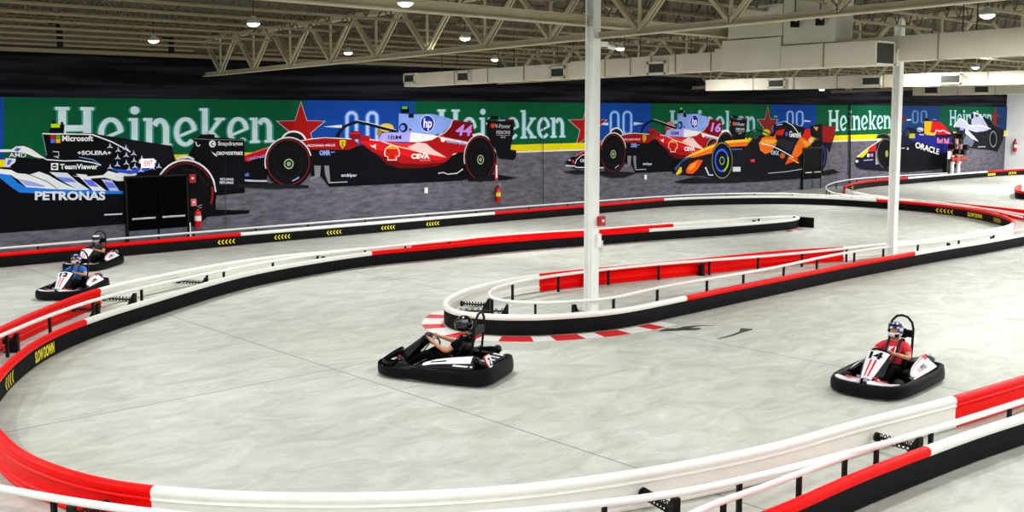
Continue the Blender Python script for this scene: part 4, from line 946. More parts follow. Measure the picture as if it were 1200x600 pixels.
# unseen hall lamps, with fill lights added behind ducts and by the end wall
for x, y, z, pw in [(72.5, 26.5, 6.1, 450), (35.7, 17.4, 6.2, 90), (33.6, 14.1, 6.2, 70), (33.9, 26.0, 6.2, 200), (58.8, 30.0, 6.2, 40), (59.2, 25.6, 6.2, 351), (-1, -6.0, 6.1, 192), (-1, 0.6, 6.1, 188), (-1, 7.2, 6.1, 192), (-1, 13.8, 6.1, 185), (-1, 20.4, 6.1, 254), (-1, 27.0, 6.1, 232), (5, -6.0, 6.1, 189), (5, 0.6, 6.1, 113), (5, 7.2, 6.1, 85), (5, 13.8, 6.1, 71), (5, 20.4, 6.1, 52), (5, 27.0, 6.1, 141), (11, -6.0, 6.1, 192), (11, 0.6, 6.1, 88), (11, 7.2, 6.1, 121), (17, -6.0, 6.1, 197), (17, 0.6, 6.1, 110), (23, -6.0, 6.1, 205), (23, 0.6, 6.1, 200), (23, 7.2, 6.1, 270), (29, -6.0, 6.1, 213), (29, 0.6, 6.1, 217), (29, 7.2, 6.1, 218), (35, -6.0, 6.1, 213), (35, 0.6, 6.1, 224), (35, 7.2, 6.1, 134), (41, -6.0, 6.1, 211), (41, 0.6, 6.1, 224), (41, 7.2, 6.1, 218), (41, 13.8, 6.1, 53), (47, -6.0, 6.1, 210), (47, 0.6, 6.1, 225), (47, 7.2, 6.1, 251), (47, 13.8, 6.1, 345), (53, -6.0, 6.1, 208), (53, 0.6, 6.1, 225), (53, 7.2, 6.1, 262), (53, 13.8, 6.1, 407), (59, -6.0, 6.1, 207), (59, 0.6, 6.1, 223), (59, 7.2, 6.1, 255), (59, 13.8, 6.1, 329), (59, 20.4, 6.1, 447), (65, -6.0, 6.1, 205), (65, 0.6, 6.1, 220), (65, 7.2, 6.1, 249), (65, 13.8, 6.1, 306), (65, 20.4, 6.1, 345), (71, -6.0, 6.1, 202), (71, 0.6, 6.1, 215), (71, 7.2, 6.1, 244), (71, 13.8, 6.1, 319), (71, 20.4, 6.1, 596)]:
    disc_light((x, y, z), pw * GAIN)
# =============================================================== wall fittings
DOORB = mat('black_door_paint', '020203', .4, spec=.03); DOORG = mat('kick_plate', '4a5560', .5, var=.35, scale=5)
STEEL = mat('brushed_steel', 'c8cac8', .35, metal=.6)
def double_door(idx, x0, x1, h):
    root = bpy.data.objects.new('door_%d' % idx, None); C.objects.link(root); root.location = ((x0 + x1) / 2, WALL_Y - .06, 0); root['kind'] = 'structure'
    Y = WALL_Y - .12; mid = (x0 + x1) / 2
    for a, b in ((x0 + .05, mid - .012), (mid + .012, x1 - .05)):
        mb = MB(); mb.box(((a + b) / 2, Y, h / 2), (b - a, .05, h - .06), DOORB); leaf = mb.build('door_leaf', root)
        mb = MB(); mb.box(((a + b) / 2, Y - .03, .29), (b - a - .04, .012, .56), DOORG); o = mb.build('kick_plate', leaf); o['label'] = 'blue grey kick plate'
        mb = MB(); mb.box(((a + b) / 2, Y - .09, .95), (b - a - .2, .04, .06), STEEL, None, .01)
        for e in (a + .14, b - .14): mb.box((e, Y - .055, .95), (.07, .07, .09), BLACKM)
        o = mb.build('panic_bar', leaf); o['label'] = 'bright push bar'
    mb = MB()
    for e in (x0 + .02, x1 - .02): mb.box((e, Y, h / 2), (.06, .1, h), BLACKM)
    mb.box((mid, Y, h - .01), (x1 - x0, .1, .06), BLACKM); mb.build('door_frame', root)
    return root
d1 = double_door(1, 12.92, 14.97, 2.27)
d2 = double_door(2, 51.2, 53.1, 2.33)
mb = MB(); mb.box((15.02, WALL_Y - .1, .35), (.05, .05, .7), PAINTW); tag(mb.build('door_stop', loc=(15.02, WALL_Y - .1, 0)), 'short white strip at the foot of the wall right of the left doors', 'strip')
EXR = emit('exit_glow', 'ff3040', 1.6)
e = empty('exit_sign', (13.68, WALL_Y - .1, 2.67), 'lit red exit sign above the left black doors', 'exit sign')
mb = MB(); mb.box((13.68, WALL_Y - .12, 2.67), (.4, .1, .28), emit('exit_face', 'ffe8e8', .9), None, .01); mb.build('sign_box', e)
mb = MB(); vs, fs = text_geo('EXIT', .03); mb.add([(13.68 + (u - .5) * .3, WALL_Y - .178, 2.67 + (v - .5) * .17) for u, v in vs], fs, EXR); o = mb.build('exit_lettering', e, norm=False); o['label'] = 'red EXIT lettering'
mb = MB()
for s in (-1, 1): mb.box((13.68 + s * .24, WALL_Y - .1, 2.72), (.07, .08, .1), PAINTW, None, .015)
mb.build('lamp_head', e)
def pull(x, z, lab, s=.16, col=CALL): wallbox('fire_alarm_box', (x, WALL_Y - .12, z), lab, 'alarm', (s, .08, s * 1.3), col, PAINTW)
pull(15.14, 2.13, 'red fire alarm box high on the mural right of the left doors', .22); pull(15.16, 1.35, 'pale framed red alarm pull station above the extinguisher', .18, mat('alarm_pink', 'e87078', .4))
FER = mat('extinguisher_red', 'd01018', .3)
def extinguisher(x, y, z, lab, s=1., band=None, axis=(0, -1)):
    root = empty('fire_extinguisher', (x, y, z), lab, 'fire extinguisher'); T = Matrix.Translation((x, y, z)) @ Matrix.Scale(s, 4)
    mb = MB(); mb.lathe([(0, 0), (.085, .0), (.095, .03), (.095, .42), (.08, .47), (.035, .5), (.03, .53), (0, .53)], FER, T, 18); mb.build('cylinder', root, smooth=True)
    mb = MB(); mb.lathe([(.097, .2), (.097, .34)], band or PAINTW, T, 18); o = mb.build('paper_label', root, smooth=True); o['label'] = 'pale label band'
    mb = MB(); mb.box(T @ Vector((0, 0, .56)), (.05 * s, .05 * s, .08 * s), BLACKM); mb.bar(T @ Vector((-.02, 0, .6)), T @ Vector((.13, 0, .64)), .03 * s, .012 * s, STEEL); mb.bar(T @ Vector((-.02, 0, .57)), T @ Vector((.12, 0, .56)), .03 * s, .012 * s, STEEL); mb.build('valve_handle', root)
    mb = MB(); mb.tube([T @ Vector(p) for p in ((-.02, 0, .56), (-.1, 0, .54), (-.135, 0, .4), (-.13, 0, .2), (-.125, 0, .1))], .016 * s, BLACKM, 8); mb.build('hose', root, smooth=True)
extinguisher(15.28, WALL_Y - .16, .52, 'fire extinguisher hanging right of the left black doors', 1.15)
extinguisher(28.4, WALL_Y - .16, .62, 'fire extinguisher with yellow band hanging below the rear wheel of red car 44', 1.15, YELLOW)
extinguisher(RIGHT_X - .24, 31.2, 1.5, 'fire extinguisher on the white end wall at far right', 1.5)
mb = MB(); mb.box((28.35, WALL_Y - .11, 1.85), (.17, .02, .72), CALL); o = mb.build('extinguisher_sign', loc=(28.35, WALL_Y - .11, 1.85)); tag(o, 'narrow red and white vertical sign above the yellow banded extinguisher', 'sign')
mb = MB(); mb.box((28.35, WALL_Y - .123, 1.87), (.08, .008, .52), PAINTW); o = mb.build('sign_arrow', o); o['label'] = 'white vertical strip'
for px, py, lab in ((497.5, 223, 'white outlet cover on the mural under the larger red car'), (754.5, 207.5, 'white outlet cover on the mural under the smaller red car, right of the column')):
    p = on_wall(px, py); wallbox('power_outlet', (p.x, WALL_Y - .09, p.z), lab, 'outlet', (.15, .06, .22), PAINTW)
# sprinkler riser in front of the blue printed car
fx, fy = 68.6, 31.2; fr = empty('sprinkler_riser', (fx, fy, 0), 'sprinkler riser of red and white pipes before the dark blue printed car', 'pipes')
RP = mat('riser_red', 'a8321c', .4); PK = mat('riser_pink', 'd8b0a8', .45)
for dx in (-.45, .5):
    mb = MB(); mb.cyl((fx + dx, fy, 0), (fx + dx, fy, 1.5), .13, PAINTW, 12); mb.cyl((fx + dx, fy, .95), (fx + dx, fy, 1.02), .2, PAINTW, 12); mb.build('white_pipe', fr, smooth=True)
mb = MB(); mb.cyl((fx - 1.0, fy - .1, 1.25), (fx + 1.2, fy - .1, 1.25), .17, RP, 12); mb.cyl((fx - .2, fy - .3, 1.25), (fx - .2, fy + .1, 1.25), .24, RP, 12); mb.build('red_manifold', fr, smooth=True)
for dx, z1 in ((-.75, 2.3), (.1, 2.6), (.8, 2.2)):
    mb = MB(); mb.cyl((fx + dx, fy, 1.3), (fx + dx, fy, z1), .11, PK, 10); mb.cyl((fx + dx, fy, z1 - .5), (fx + dx, fy, z1 - .38), .2, RP, 10); mb.build('upper_pipe', fr, smooth=True)
for dx, z in ((-.9, 2.1), (.2, 2.75), (.95, 2.0), (-.3, 1.75), (.55, 1.7)):
    mb = MB(); mb.box((fx + dx, fy - .12, z), (.34, .3, .36), BLACKM, None, .03); mb.cyl((fx + dx, fy - .3, z), (fx + dx, fy - .42, z), .2, BLACKM, 12); mb.build('valve', fr)
mb = MB(); mb.box((fx - 1.25, fy, .85), (.5, .3, 1.7), BLACKM, None, .02); mb.build('valve_cabinet', fr); mb = MB(); mb.box((fx - 1.3, fy - .17, 1.55), (.36, .03, .5), PAINTW); mb.build('cabinet_plate', fr)
# small black speakers hung from the joists
for px, top, bot, lab in ((70.5, 28, 56, 'slim black column speaker hanging at the left end of the roof'), (201, 45, 62, 'slim black column speaker right of the leftmost lamp')):
    y = 29.5; d = ray(px, bot); t = y / d.y; x = d.x * t; z0 = EYE + d.z * t; d = ray(px, top); z1 = EYE + d.z * y / d.y
    mb = MB(); mb.box((x, y, (z0 + z1) / 2), (.14, .14, z1 - z0), BLACKM, None, .02); o = mb.build('hanging_speaker', loc=(x, y, z0)); tag(o, lab, 'speaker', 'hanging speakers')
    mb = MB(); mb.cyl((x, y, z1 - .02), (x, y, deck_z(y) + .0), .015, BLACKM, 6); mb.box((x - .1, y, z1), (.34, .06, .05), BLACKM); mb.build('mounting_rod', o)
# black projector boxes hanging beside the riser
for x, y, z, lab in ((19.7, 12.55, 6.2, 'black spot light hanging in front of the duct riser, left one'), (19.7, 11.95, 6.2, 'black spot light hanging in front of the duct riser, right one')):
    mb = MB(); mb.box((x, y, z), (.16, .14, .3), BLACKM, None, .02); mb.cyl((x - .05, y - .05, z + .05), (x - .2, y - .15, z), .07, BLACKM, 12); mb.cyl((x - .2, y - .15, z), (x - .205, y - .153, z), .05, STEEL, 12)
    mb.cyl((x, y, z + .12), (x, y, deck_z(y)), .012, HANG, 6); tag(mb.build('spot_light', loc=(x, y, z)), lab, 'spot light')
# ==================================================================== karts
KB = mat('kart_black_plastic', '08090b', .35, var=.1, spec=.18); KBM = mat('kart_bumper_rubber', '0a0b0d', .5, var=.2, scale=3, spec=.1); TYRE = mat('tyre_rubber', '1c1b1d', .75, var=.1, spec=.2)
RIM = mat('wheel_rim', '6a6c70', .35, metal=.5); KWH = mat('kart_white_panel', 'eef0f6', .3, var=.02); KRED = mat('kart_red_stripe', 'd42030', .35); KGR = mat('kart_green', '20a050', .4); KSIL = mat('kart_silver', 'a8b4bc', .3, metal=.5)
def rot_to(d): return Vector(d).to_track_quat('Z', 'Y').to_matrix().to_4x4()
def kart(loc, heading, label, num, dark=False, s=.93):
    root = empty('racing_kart', loc, label, 'kart', 'electric racing karts'); parts = []
    def put(mb, name, lab=None, smooth=False, parent=None, norm=True):
        o = mb.build(name, None, None, smooth, norm); o.parent = parent or root
        if lab: o['label'] = lab
        return o
    PAN = KB if dark else KWH
    # wrap round bumper, closed ring
    half = [(1.08, 0), (1.07, .18), (1.03, .34), (.95, .47), (.82, .56), (.64, .61), (.3, .64), (-.3, .66), (-.75, .66), (-.92, .64), (-1.02, .56), (-1.06, .40), (-1.07, .0)]
    ring = [Vector((x, y, 0)) for x, y in half] + [Vector((x, -y, 0)) for x, y in half[-2:0:-1]]
    mb = MB(); secs = []; n = len(ring)
    for i, p in enumerate(ring):
        t = (ring[(i + 1) % n] - ring[i - 1]).normalized(); nn = Vector((-t.y, t.x, 0)) * -1
        zt_ = (.13 if dark and p.x > .9 else .18 if dark and p.x > .6 else .235) if p.x > -.85 else .29
        secs.append([p + nn * a + Vector((0, 0, z)) for a, z in ((-.0, .035), (.02, .05), (.026, .12), (.02, .2), (.0, zt_), (-.055, zt_ + .008), (-.09, zt_ - .02), (-.095, .06), (-.08, .035))])
    mb.loft(secs + [secs[0]], KBM, caps=False); put(mb, 'bumper', 'black rubber bumper ring', True)
    # floor tray and chassis tubes
    mb = MB(); mb.extrude([(-.9, -.3), (-.9, .3), (-.2, .36), (.6, .34), (.95, .2), (.95, -.2), (.6, -.34), (-.2, -.36)], .045, .06, KB); put(mb, 'floor_tray')
    mb = MB()
    for sg in (-1, 1): mb.tube([(-.95, sg * .28, .08), (-.2, sg * .32, .08), (.5, sg * .3, .08), (.95, sg * .16, .09)], .018, KB, 8); mb.tube([(-.75, sg * .5, .12), (.3, sg * .5, .12)], .018, KB, 8)
    mb.tube([(.52, -.5, .13), (.52, .5, .13)], .018, KSIL, 8); mb.tube([(-.55, -.5, .14), (-.55, .5, .14)], .022, KSIL, 8); put(mb, 'chassis_tubes', smooth=True)
    # wheels
    for x, y, r, w in ((.54, .44, .135, .13), (.54, -.44, .135, .13), (-.55, .45, .145, .2), (-.55, -.45, .145, .2)):
        M = Matrix.Translation((x, y, r)) @ Matrix.Rotation(pi / 2, 4, 'X'); h = w / 2
        mb = MB(); mb.lathe([(.07, -h), (r - .03, -h), (r - .008, -h + .012), (r, -h + .035), (r, h - .035), (r - .008, h - .012), (r - .03, h), (.07, h)], TYRE, M, 24); wh = put(mb, 'wheel', None, True)
        mb = MB(); mb.lathe([(0, -h + .03), (.03, -h + .02), (.06, -h + .03), (.072, -h), (.072, h), (.06, h - .03), (.03, h - .02), (0, h - .03)], RIM, M, 18); put(mb, 'rim', 'grey rim', True, wh)
    # nose panels on top of the front bumper
    for sg in (-1, 1):
        pts = [(.74, .10), (.70, .36), (.68, .52), (.78, .53), (.90, .46), (.98, .33), (1.02, .12), (.9, .06)]
        mb = MB(); vs = []
        z0 = [.25, .22, .24, .25, .25, .25, .25, .26]
        pp = [(x, sg * y) for x, y in pts]
        vs = [(x, y, z) for (x, y), z in zip(pp, z0)] + [(x, y, z - .05) for (x, y), z in zip(pp, z0)]
        tr = tessellate_polygon([[Vector((x, y, 0)) for x, y in pp]]); nn = len(pp)
        mb.add(vs, [tuple(t) for t in tr] + [tuple(a + nn for a in t[::-1]) for t in tr] + [(i, (i + 1) % nn, (i + 1) % nn + nn, i + nn) for i in range(nn)], PAN)
        o = put(mb, 'nose_panel', 'black nose panel' if dark else 'white nose panel')
        mb = MB(); q = [(.76, .16), (.74, .34), (.80, .36), (.83, .16)]
        mb.add([(x, sg * y, .262) for x, y in q], [(0, 1, 2, 3)], KWH if dark else KRED); put(mb, 'nose_stripe', 'white patch' if dark else 'red stripe', False, o, False)
    if dark:
        mb = MB(); M = Matrix.Translation((.9, .06, .28)) @ Matrix.Scale(1.25, 4) @ Matrix.Rotation(radians(38), 4, 'Y'); mb.extrude([(.15 * cos(a * pi / 8), .2 * sin(a * pi / 8)) for a in range(16)], -.02, .02, KB, M); mb.extrude([(.08 * cos(a * pi / 8), .13 * sin(a * pi / 8)) for a in range(16)], .02, .026, KWH, M); put(mb, 'nose_roundel', 'black roundel with white centre')
    mb = MB(); mb.lathe([(0, .05), (.03, .045), (.05, .02), (.05, -.04), (0, -.04)], KSIL, Matrix.Translation((.78, 0, .26)), 14); mb.bar((.72, -.02, .24), (.72, .22, .23), .03, .02, KGR); put(mb, 'front_latch', 'silver cap and green lever', True)
    # steering fairing, leaning back toward the wheel
    def fa(u, v, off=0):     # u across -1..1, v bottom 0..1 top
        w = .09 + .10 * v; x = .80 - .50 * v; z = .25 + .36 * v; bulge = .05 * (1 - u * u)
        return Vector((x + (bulge + off) * .58, u * w, z + (bulge + off) * .81))
    mb = MB(); F_ = [[fa(-1 + .25 * j, i / 8) for j in range(9)] for i in range(9)]; B_ = [[fa(-1 + .25 * j, i / 8, -.05) for j in range(9)] for i in range(9)]
    mb.grid(F_, PAN); mb.grid(B_, KB)
    edge = lambda G: [G[0][j] for j in range(9)] + [G[i][8] for i in range(1, 9)] + [G[8][j] for j in range(7, -1, -1)] + [G[i][0] for i in range(7, 0, -1)]
    e1, e2 = edge(F_), edge(B_); ne = len(e1); mb.add(e1 + e2, [(i, (i + 1) % ne, ne + (i + 1) % ne, ne + i) for i in range(ne)], KB)
    fo = put(mb, 'steering_fairing', 'tall black front fairing' if dark else 'tall white front fairing', True)
    mb = MB()
    for c in (-.24, .24):
        mb.grid([[fa(c * (1 + .2 * (1 - v)) + d, v, .004) for d in (-.11, .11)] for v in [.06 + .6 * k / 6 for k in range(7)]], KWH if dark else KRED)
    put(mb, 'fairing_stripes', 'white stripes' if dark else 'two red stripes', False, fo, False)
    if num: vs, fs = text_geo(num, .05); mb = MB(); mb.add([fa(-(u - .5) * 1.25 * -1, .70 + (v * .25), .008) for u, v in vs], fs, KB if not dark else KWH); put(mb, 'race_number', 'race number ' + num, False, fo, False)
    for sg in (-1, 1):       # side wings of the fairing
        mb = MB(); q = [(.8, .1, .12), (.8, .1, .26), (.55, .14, .42), (.32, .19, .58), (.34, .21, .5), (.54, .2, .3), (.64, .19, .12)]
        mb.add([(x, sg * y, z) for x, y, z in q] + [(x - .02, sg * (y - .025), z) for x, y, z in q], [tuple(range(7)), tuple(range(13, 6, -1))] + [(i, (i + 1) % 7, 7 + (i + 1) % 7, 7 + i) for i in range(7)], KB); put(mb, 'fairing_side')
    # side pods
    for sg in (-1, 1):
        secs = []
        for x, yi, zi, yo, zo in ((.22, .46, .24, .53, .20), (.0, .39, .33, .57, .24), (-.35, .35, .40, .59, .26), (-.72, .34, .45, .59, .28), (-.80, .36, .44, .57, .28)):
            secs.append([Vector((x, sg * yi, .08)), Vector((x, sg * yi, zi)), Vector((x, sg * (yi + .03), zi + .012)), Vector((x, sg * yo, zo)), Vector((x, sg * (yo + .01), .1))])
        mb = MB(); mb.loft(secs, KB); pod = put(mb, 'side_pod', 'black side pod')
        def sp(u, v, off=.006):     # on the sloping face: u along 0..4, v inner 0 outer 1
            i = min(int(u), 3); f_ = u - i; a = secs[i][2].lerp(secs[i + 1][2], f_); b = secs[i][3].lerp(secs[i + 1][3], f_)
            n_ = Vector((0, sg * .45, .9)); return a.lerp(b, v) + n_ * off
        us = [.35, .7, 1.2, 1.8, 2.4, 3.0]
        mb = MB(); v0, v1 = (.0, 1.0) if not dark else (.1, .62)
        G1 = [[sp(u, v0 + (v1 - v0) * k / 3) for k in range(4)] for u in us]; mb.grid(G1, KWH); pn = put(mb, 'pod_panel', 'white pod panel', False, pod, False)
        if not dark:
            mb = MB(); mb.grid([[sp(u, v, .010) for v in (.06, .13)] for u in us], KRED); mb.grid([[sp(u, v, .010) for v in (.02, .3)] for u in (2.6, 3.0)], KRED); put(mb, 'pod_stripe', 'red stripe', False, pod, False)
            mb = MB(); vs, fs = text_geo('K1', .05)
            def lay(u0, u1, m, dy=0):
                if sg > 0: mb.add([sp(u0 + (u1 - u0) * u, .72 - .32 * v, .011) for u, v in vs], fs, m)
                else: mb.add([sp(u1 + (u0 - u1) * u, .72 - .32 * v, .011) for u, v in vs], fs, m)
            lay(1.35, 1.62, KRED) if sg > 0 else lay(2.1, 2.35, KRED)
            vs, fs = text_geo('SPEED', .03); lay(1.68, 2.3, KB) if sg > 0 else lay(1.4, 2.05, KB); put(mb, 'pod_lettering', 'K1 SPEED lettering', False, pod, False)
        else:
            mb = MB(); mb.grid([[sp(u, v, .010) for v in (.3, .42)] for u in (1.0, 1.4, 1.8)], KB); put(mb, 'pod_lettering', 'dark stripe of small print', False, pod, False)
            for q in ((2.2, .7, 3.6, .9), (2.4, .1, 3.7, .25)):
                mb = MB(); mb.grid([[sp(q[0], q[1]), sp(q[0], q[1] + .12)], [sp(q[2], q[3] - .1), sp(q[2], q[3])]], KWH); put(mb, 'pod_stripe', 'white slanting stripe', False, pod, False)
        mb = MB(); mb.lathe([(0, .05), (.05, .045), (.07, .02), (.07, -.03), (0, -.03)], KSIL if not dark else KB, Matrix.Translation((-.80, sg * .47, .40)) @ rot_to((-1, 0, .5)), 14); put(mb, 'pod_end_cap', 'rounded end cap', True, pod)
    # motor and battery covers
    for sg in (-1, 1): mb = MB(); mb.box((-.58, sg * .29, .24), (.42, .17, .3), KB, None, .03); mb.box((-.2, sg * .31, .17), (.3, .13, .2), KB, None, .02); put(mb, 'battery_box')
    mb = MB(); mb.box((-.86, 0, .26), (.22, .8, .16), KB, Matrix.Rotation(-.12, 3, 'Y'), .03); rc = put(mb, 'rear_cover')
    if dark:
        for a in (-.3, -.12, .06, .24): mb = MB(); mb.box((-.86, a, .346), (.2, .07, .006), KWH, Matrix.Rotation(-.12, 3, 'Y')); put(mb, 'cover_stripe', 'white stripe', False, rc)
        shp = [(-.09, .1), (.09, .1), (.1, .02), (.06, -.08), (0, -.13), (-.06, -.08), (-.1, .02)]
        M = Matrix.Translation((-.985, .36, .38)) @ Matrix.Rotation(-pi / 2, 4, 'Z') @ Matrix.Rotation(radians(68), 4, 'X')
        mb = MB(); mb.extrude([(x * 1.12, y * 1.12) for x, y in shp], -.02, .0, KRED, M); mb.extrude(shp, .0, .006, KWH, M); sh = put(mb, 'number_shield', 'white shield with red edge')
        vs, fs = text_geo(num, .05); mb = MB(); mb.add([M @ Vector(((u - .5) * .09, (v - .5) * .14 + .0, .009)) for u, v in vs], fs, KB); put(mb, 'race_number', 'race number ' + num, False, sh, False)
    # seat
    prof = [(.06, .20), (-.05, .13), (-.2, .11), (-.33, .15), (-.42, .28), (-.48, .45), (-.53, .60)]; rows = []
    for k, (x, z) in enumerate(prof):
        wd = .21; up = .13 if k < 5 else .1; nx, nz = (0, 1) if k < 3 else (.8, .45)
        rows.append([Vector((x + nx * up * abs(u) ** 3, u * wd * (1 + .05 * k / 6), z + nz * up * abs(u) ** 3)) for u in (-1, -.85, -.6, -.3, 0, .3, .6, .85, 1)])
    mb = MB(); mb.grid(rows, KB); o = put(mb, 'seat', 'black bucket seat', True, None, False); md = o.modifiers.new('shell', 'SOLIDIFY'); md.thickness = .02
    # roll hoop with head pad
    mb = MB(); mb.tube([(-.5, .2, .12), (-.62, .2, .5), (-.66, .2, .88), (-.67, .17, .99), (-.675, .09, 1.075), (-.675, 0, 1.095), (-.675, -.09, 1.075), (-.67, -.17, .99), (-.66, -.2, .88), (-.62, -.2, .5), (-.5, -.2, .12)], .021, KB, 10); mb.tube([(-.62, -.2, .5), (-.62, .2, .5)], .016, KB, 8); put(mb, 'roll_hoop', None, True)
    mb = MB(); mb.box((-.645, 0, .8), (.05, .40, .13), KB, None, .02); mb.box((-.63, 0, .8), (.04, .2, .17), KB, None, .02); put(mb, 'head_pad')
    # steering wheel and column
    cw = Vector((.19, 0, .585)); ax_ = Vector((-.62, 0, .78)).normalized(); Rm = rot_to(ax_)
    mb = MB(); mb.tube([cw + (Rm @ Vector((.145 * cos(a * pi / 12), .145 * sin(a * pi / 12), 0))) for a in range(24)], .015, KB, 8, closed=True)
    for a in (0, 120, 240): mb.bar(cw, cw + (Rm @ Vector((.14 * cos(radians(a)), .14 * sin(radians(a)), 0))), .03, .01, KSIL)
    put(mb, 'steering_wheel', None, True); mb = MB(); mb.cyl(cw, cw - ax_ * .42, .014, KSIL, 8); put(mb, 'steering_column', None, True)
    for y, m, nm in ((.13, KRED, 'red brake pedal'), (-.13, KSIL, 'silver throttle pedal')):
        mb = MB(); mb.bar((.66, y, .07), (.74, y, .27), .02, .02, m); mb.box((.735, y, .25), (.02, .08, .1), m, Matrix.Rotation(.4, 3, 'Y')); put(mb, 'pedal', nm)
    root.rotation_euler = (0, 0, heading); root.scale = (s, s, s); return root
# ================================================================== drivers
SKIN = mat('skin', 'c88a62', .5, var=.05, scale=9)
def skin_mesh(name, nodes, edges, m, root_i=0, sub=2):
    me = bpy.data.meshes.new(name); me.from_pydata([n[0] for n in nodes], edges, []); me.materials.append(m)
    o = bpy.data.objects.new(name, me); C.objects.link(o); sk = o.modifiers.new('skin', 'SKIN'); sk.use_smooth_shade = True; sk.use_x_symmetry = False
    for i, n in enumerate(nodes):
        r = n[1]; d = me.skin_vertices[0].data[i]; d.radius = r if isinstance(r, tuple) else (r, r); d.use_root = (i == root_i); d.use_loose = False
    su = o.modifiers.new('smooth', 'SUBSURF'); su.levels = sub; su.render_levels = sub
    return o
def driver(loc, heading, label, shirt, trousers, helmet, shoe, pattern, s=.93, turn=0., sleeve=.55, visor=False, chest=None):
    # skeleton of a seated driver, hands on the wheel
    nodes = []; edges = []
    def N(p, r, par=None): nodes.append((p, r)); i = len(nodes) - 1; (edges.append((par, i)) if par is not None else None); return i
    pel = N((-.24, 0, .24), (.14, .11)); sp1 = N((-.33, 0, .40), (.13, .105), pel); ch = N((-.40, 0, .56), (.15, .115), sp1); nk0 = N((-.43, 0, .68), (.07, .065), ch); nk = N((-.415, 0, .745), .055, nk0)
    ct, st_ = cos(turn), sin(turn)
    def hd(x, y, z): return (-.385 + x * ct - y * st_, x * st_ + y * ct, z)
    h1 = N(hd(0, 0, .83), (.078, .085), nk); h2 = N(hd(.0, 0, .90), (.085, .09), h1); N(hd(-.01, 0, .955), (.06, .07), h2)
    nb = N(hd(.085, 0, .855), .022, h1); N(hd(.112, 0, .838), .016, nb); N(hd(.085, 0, .795), .026, h1)
    arms = {}
    for sg in (1, -1):
        shd = N((-.41, sg * .175, .635), .062, ch); mid = N((-.31, sg * .255, .555), .054, shd); el = N((-.20, sg * .315, .475), .045, mid); fo = N((-.06, sg * .26, .52), .04, el); wr = N((.09, sg * .185, .578), .028, fo)
        pa = N((.145, sg * .158, .60), (.034, .024), wr); arms[sg] = (shd, mid, el)
        for k, (dx, ln) in enumerate(((.028, .9), (.01, 1.0), (-.008, .95), (-.024, .8))):
            b = N((.185 + dx * .5, sg * (.150 - .004 * k), .618 + dx * 1.2), .011, pa); c_ = N((.215 + dx * .5, sg * (.135), .612 + dx * 1.2), .0105, b); N((.205 + dx * .5, sg * .118, .588 + dx * 1.1), .009, c_)
        t1 = N((.15, sg * .125, .618), .012, pa); N((.172, sg * .108, .628), .010, t1)
        hp = N((-.16, sg * .10, .22), .09, pel); kn0 = N((.02, sg * .165, .31), .078, hp); kn = N((.20, sg * .20, .375), .058, kn0); ca = N((.36, sg * .19, .29), .052, kn); an = N((.58, sg * .145, .16), .036, ca); N((.68, sg * .135, .20), .034, an)
    body = skin_mesh('person', nodes, edges, SKIN); body.location = loc; body.rotation_euler = (0, 0, heading); body.scale = (s, s, s); tag(body, label, 'person', 'kart drivers')
    def child(o, lab=None):
        o.parent = body
        if lab: o['label'] = lab
        return o
    # shirt
    n2 = []; e2 = []
    def M_(p, r, par=None): n2.append((p, r)); i = len(n2) - 1; (e2.append((par, i)) if par is not None else None); return i
    a = M_((-.25, 0, .27), (.165, .135)); b = M_((-.33, 0, .41), (.158, .13), a); c_ = M_((-.395, 0, .56), (.172, .135), b); M_((-.425, 0, .675), (.085, .08), c_)
    for sg in (1, -1):
        p0, p1, p2 = [Vector(nodes[k][0]) for k in arms[sg]]; i = M_(tuple(p0), .082, c_); i = M_(tuple(p1), .074, i)
        if sleeve > .6: i = M_(tuple(p1.lerp(p2, .9)), .066, i)
        else: M_(tuple(p1.lerp(p2, .25)), .07, i)
    child(skin_mesh('shirt', n2, e2, shirt))
    # trousers
    n2 = []; e2 = []; a = M_((-.25, 0, .235), (.165, .125))
    for sg in (1, -1):
        i = M_((-.15, sg * .10, .225), .105, a); i = M_((.02, sg * .165, .315), .094, i); i = M_((.20, sg * .20, .378), .074, i); i = M_((.36, sg * .19, .29), .066, i); i = M_((.54, sg * .15, .185), .052, i); M_((.61, sg * .14, .17), .045, i)
    child(skin_mesh('trousers', n2, e2, trousers))
    for sg in (1, -1):
        mb = MB(); Rr = Matrix.Translation((.60, sg * .14, .125)) @ Matrix.Rotation(radians(-42), 4, 'Y')
        secs = [[Rr @ Vector((x, w * cos(q * pi / 5), zc + h * sin(q * pi / 5))) for q in range(10)] for x, w, h, zc in ((-.07, .03, .03, .045), (-.06, .042, .045, .045), (.0, .045, .048, .045), (.08, .048, .036, .035), (.15, .046, .028, .028), (.19, .03, .018, .022))]
        mb.loft(secs, shoe); o = mb.build('shoe', None, None, True); child(o)
    # helmet: shell with face opening, chin guard, visor
    hm = MB(); nu, nv = 32, 18; keep = []
    def hp_(u, v, off=0):
        th = 2 * pi * u / nu; ph = pi * v / nv
        x = .152 * sin(ph) * cos(th); y = .128 * sin(ph) * sin(th); z = .142 * cos(ph)
        if cos(th) > 0 and z < -.01: x *= 1 + .16 * cos(th) * min(1, (-.01 - z) / .06)
        f_ = 1 + off; return Vector((x * f_, y * f_, z * f_))
    def place(v): return Vector(hd(v.x + .0, v.y, v.z + .885))
    vs = [place(hp_(u, v)) for v in range(1, 16) for u in range(nu)]; tv = len(vs); vs.append(place(Vector((0, 0, .142))))
    fl = []; top = [(tv, (u + 1) % nu, u) for u in range(nu)]
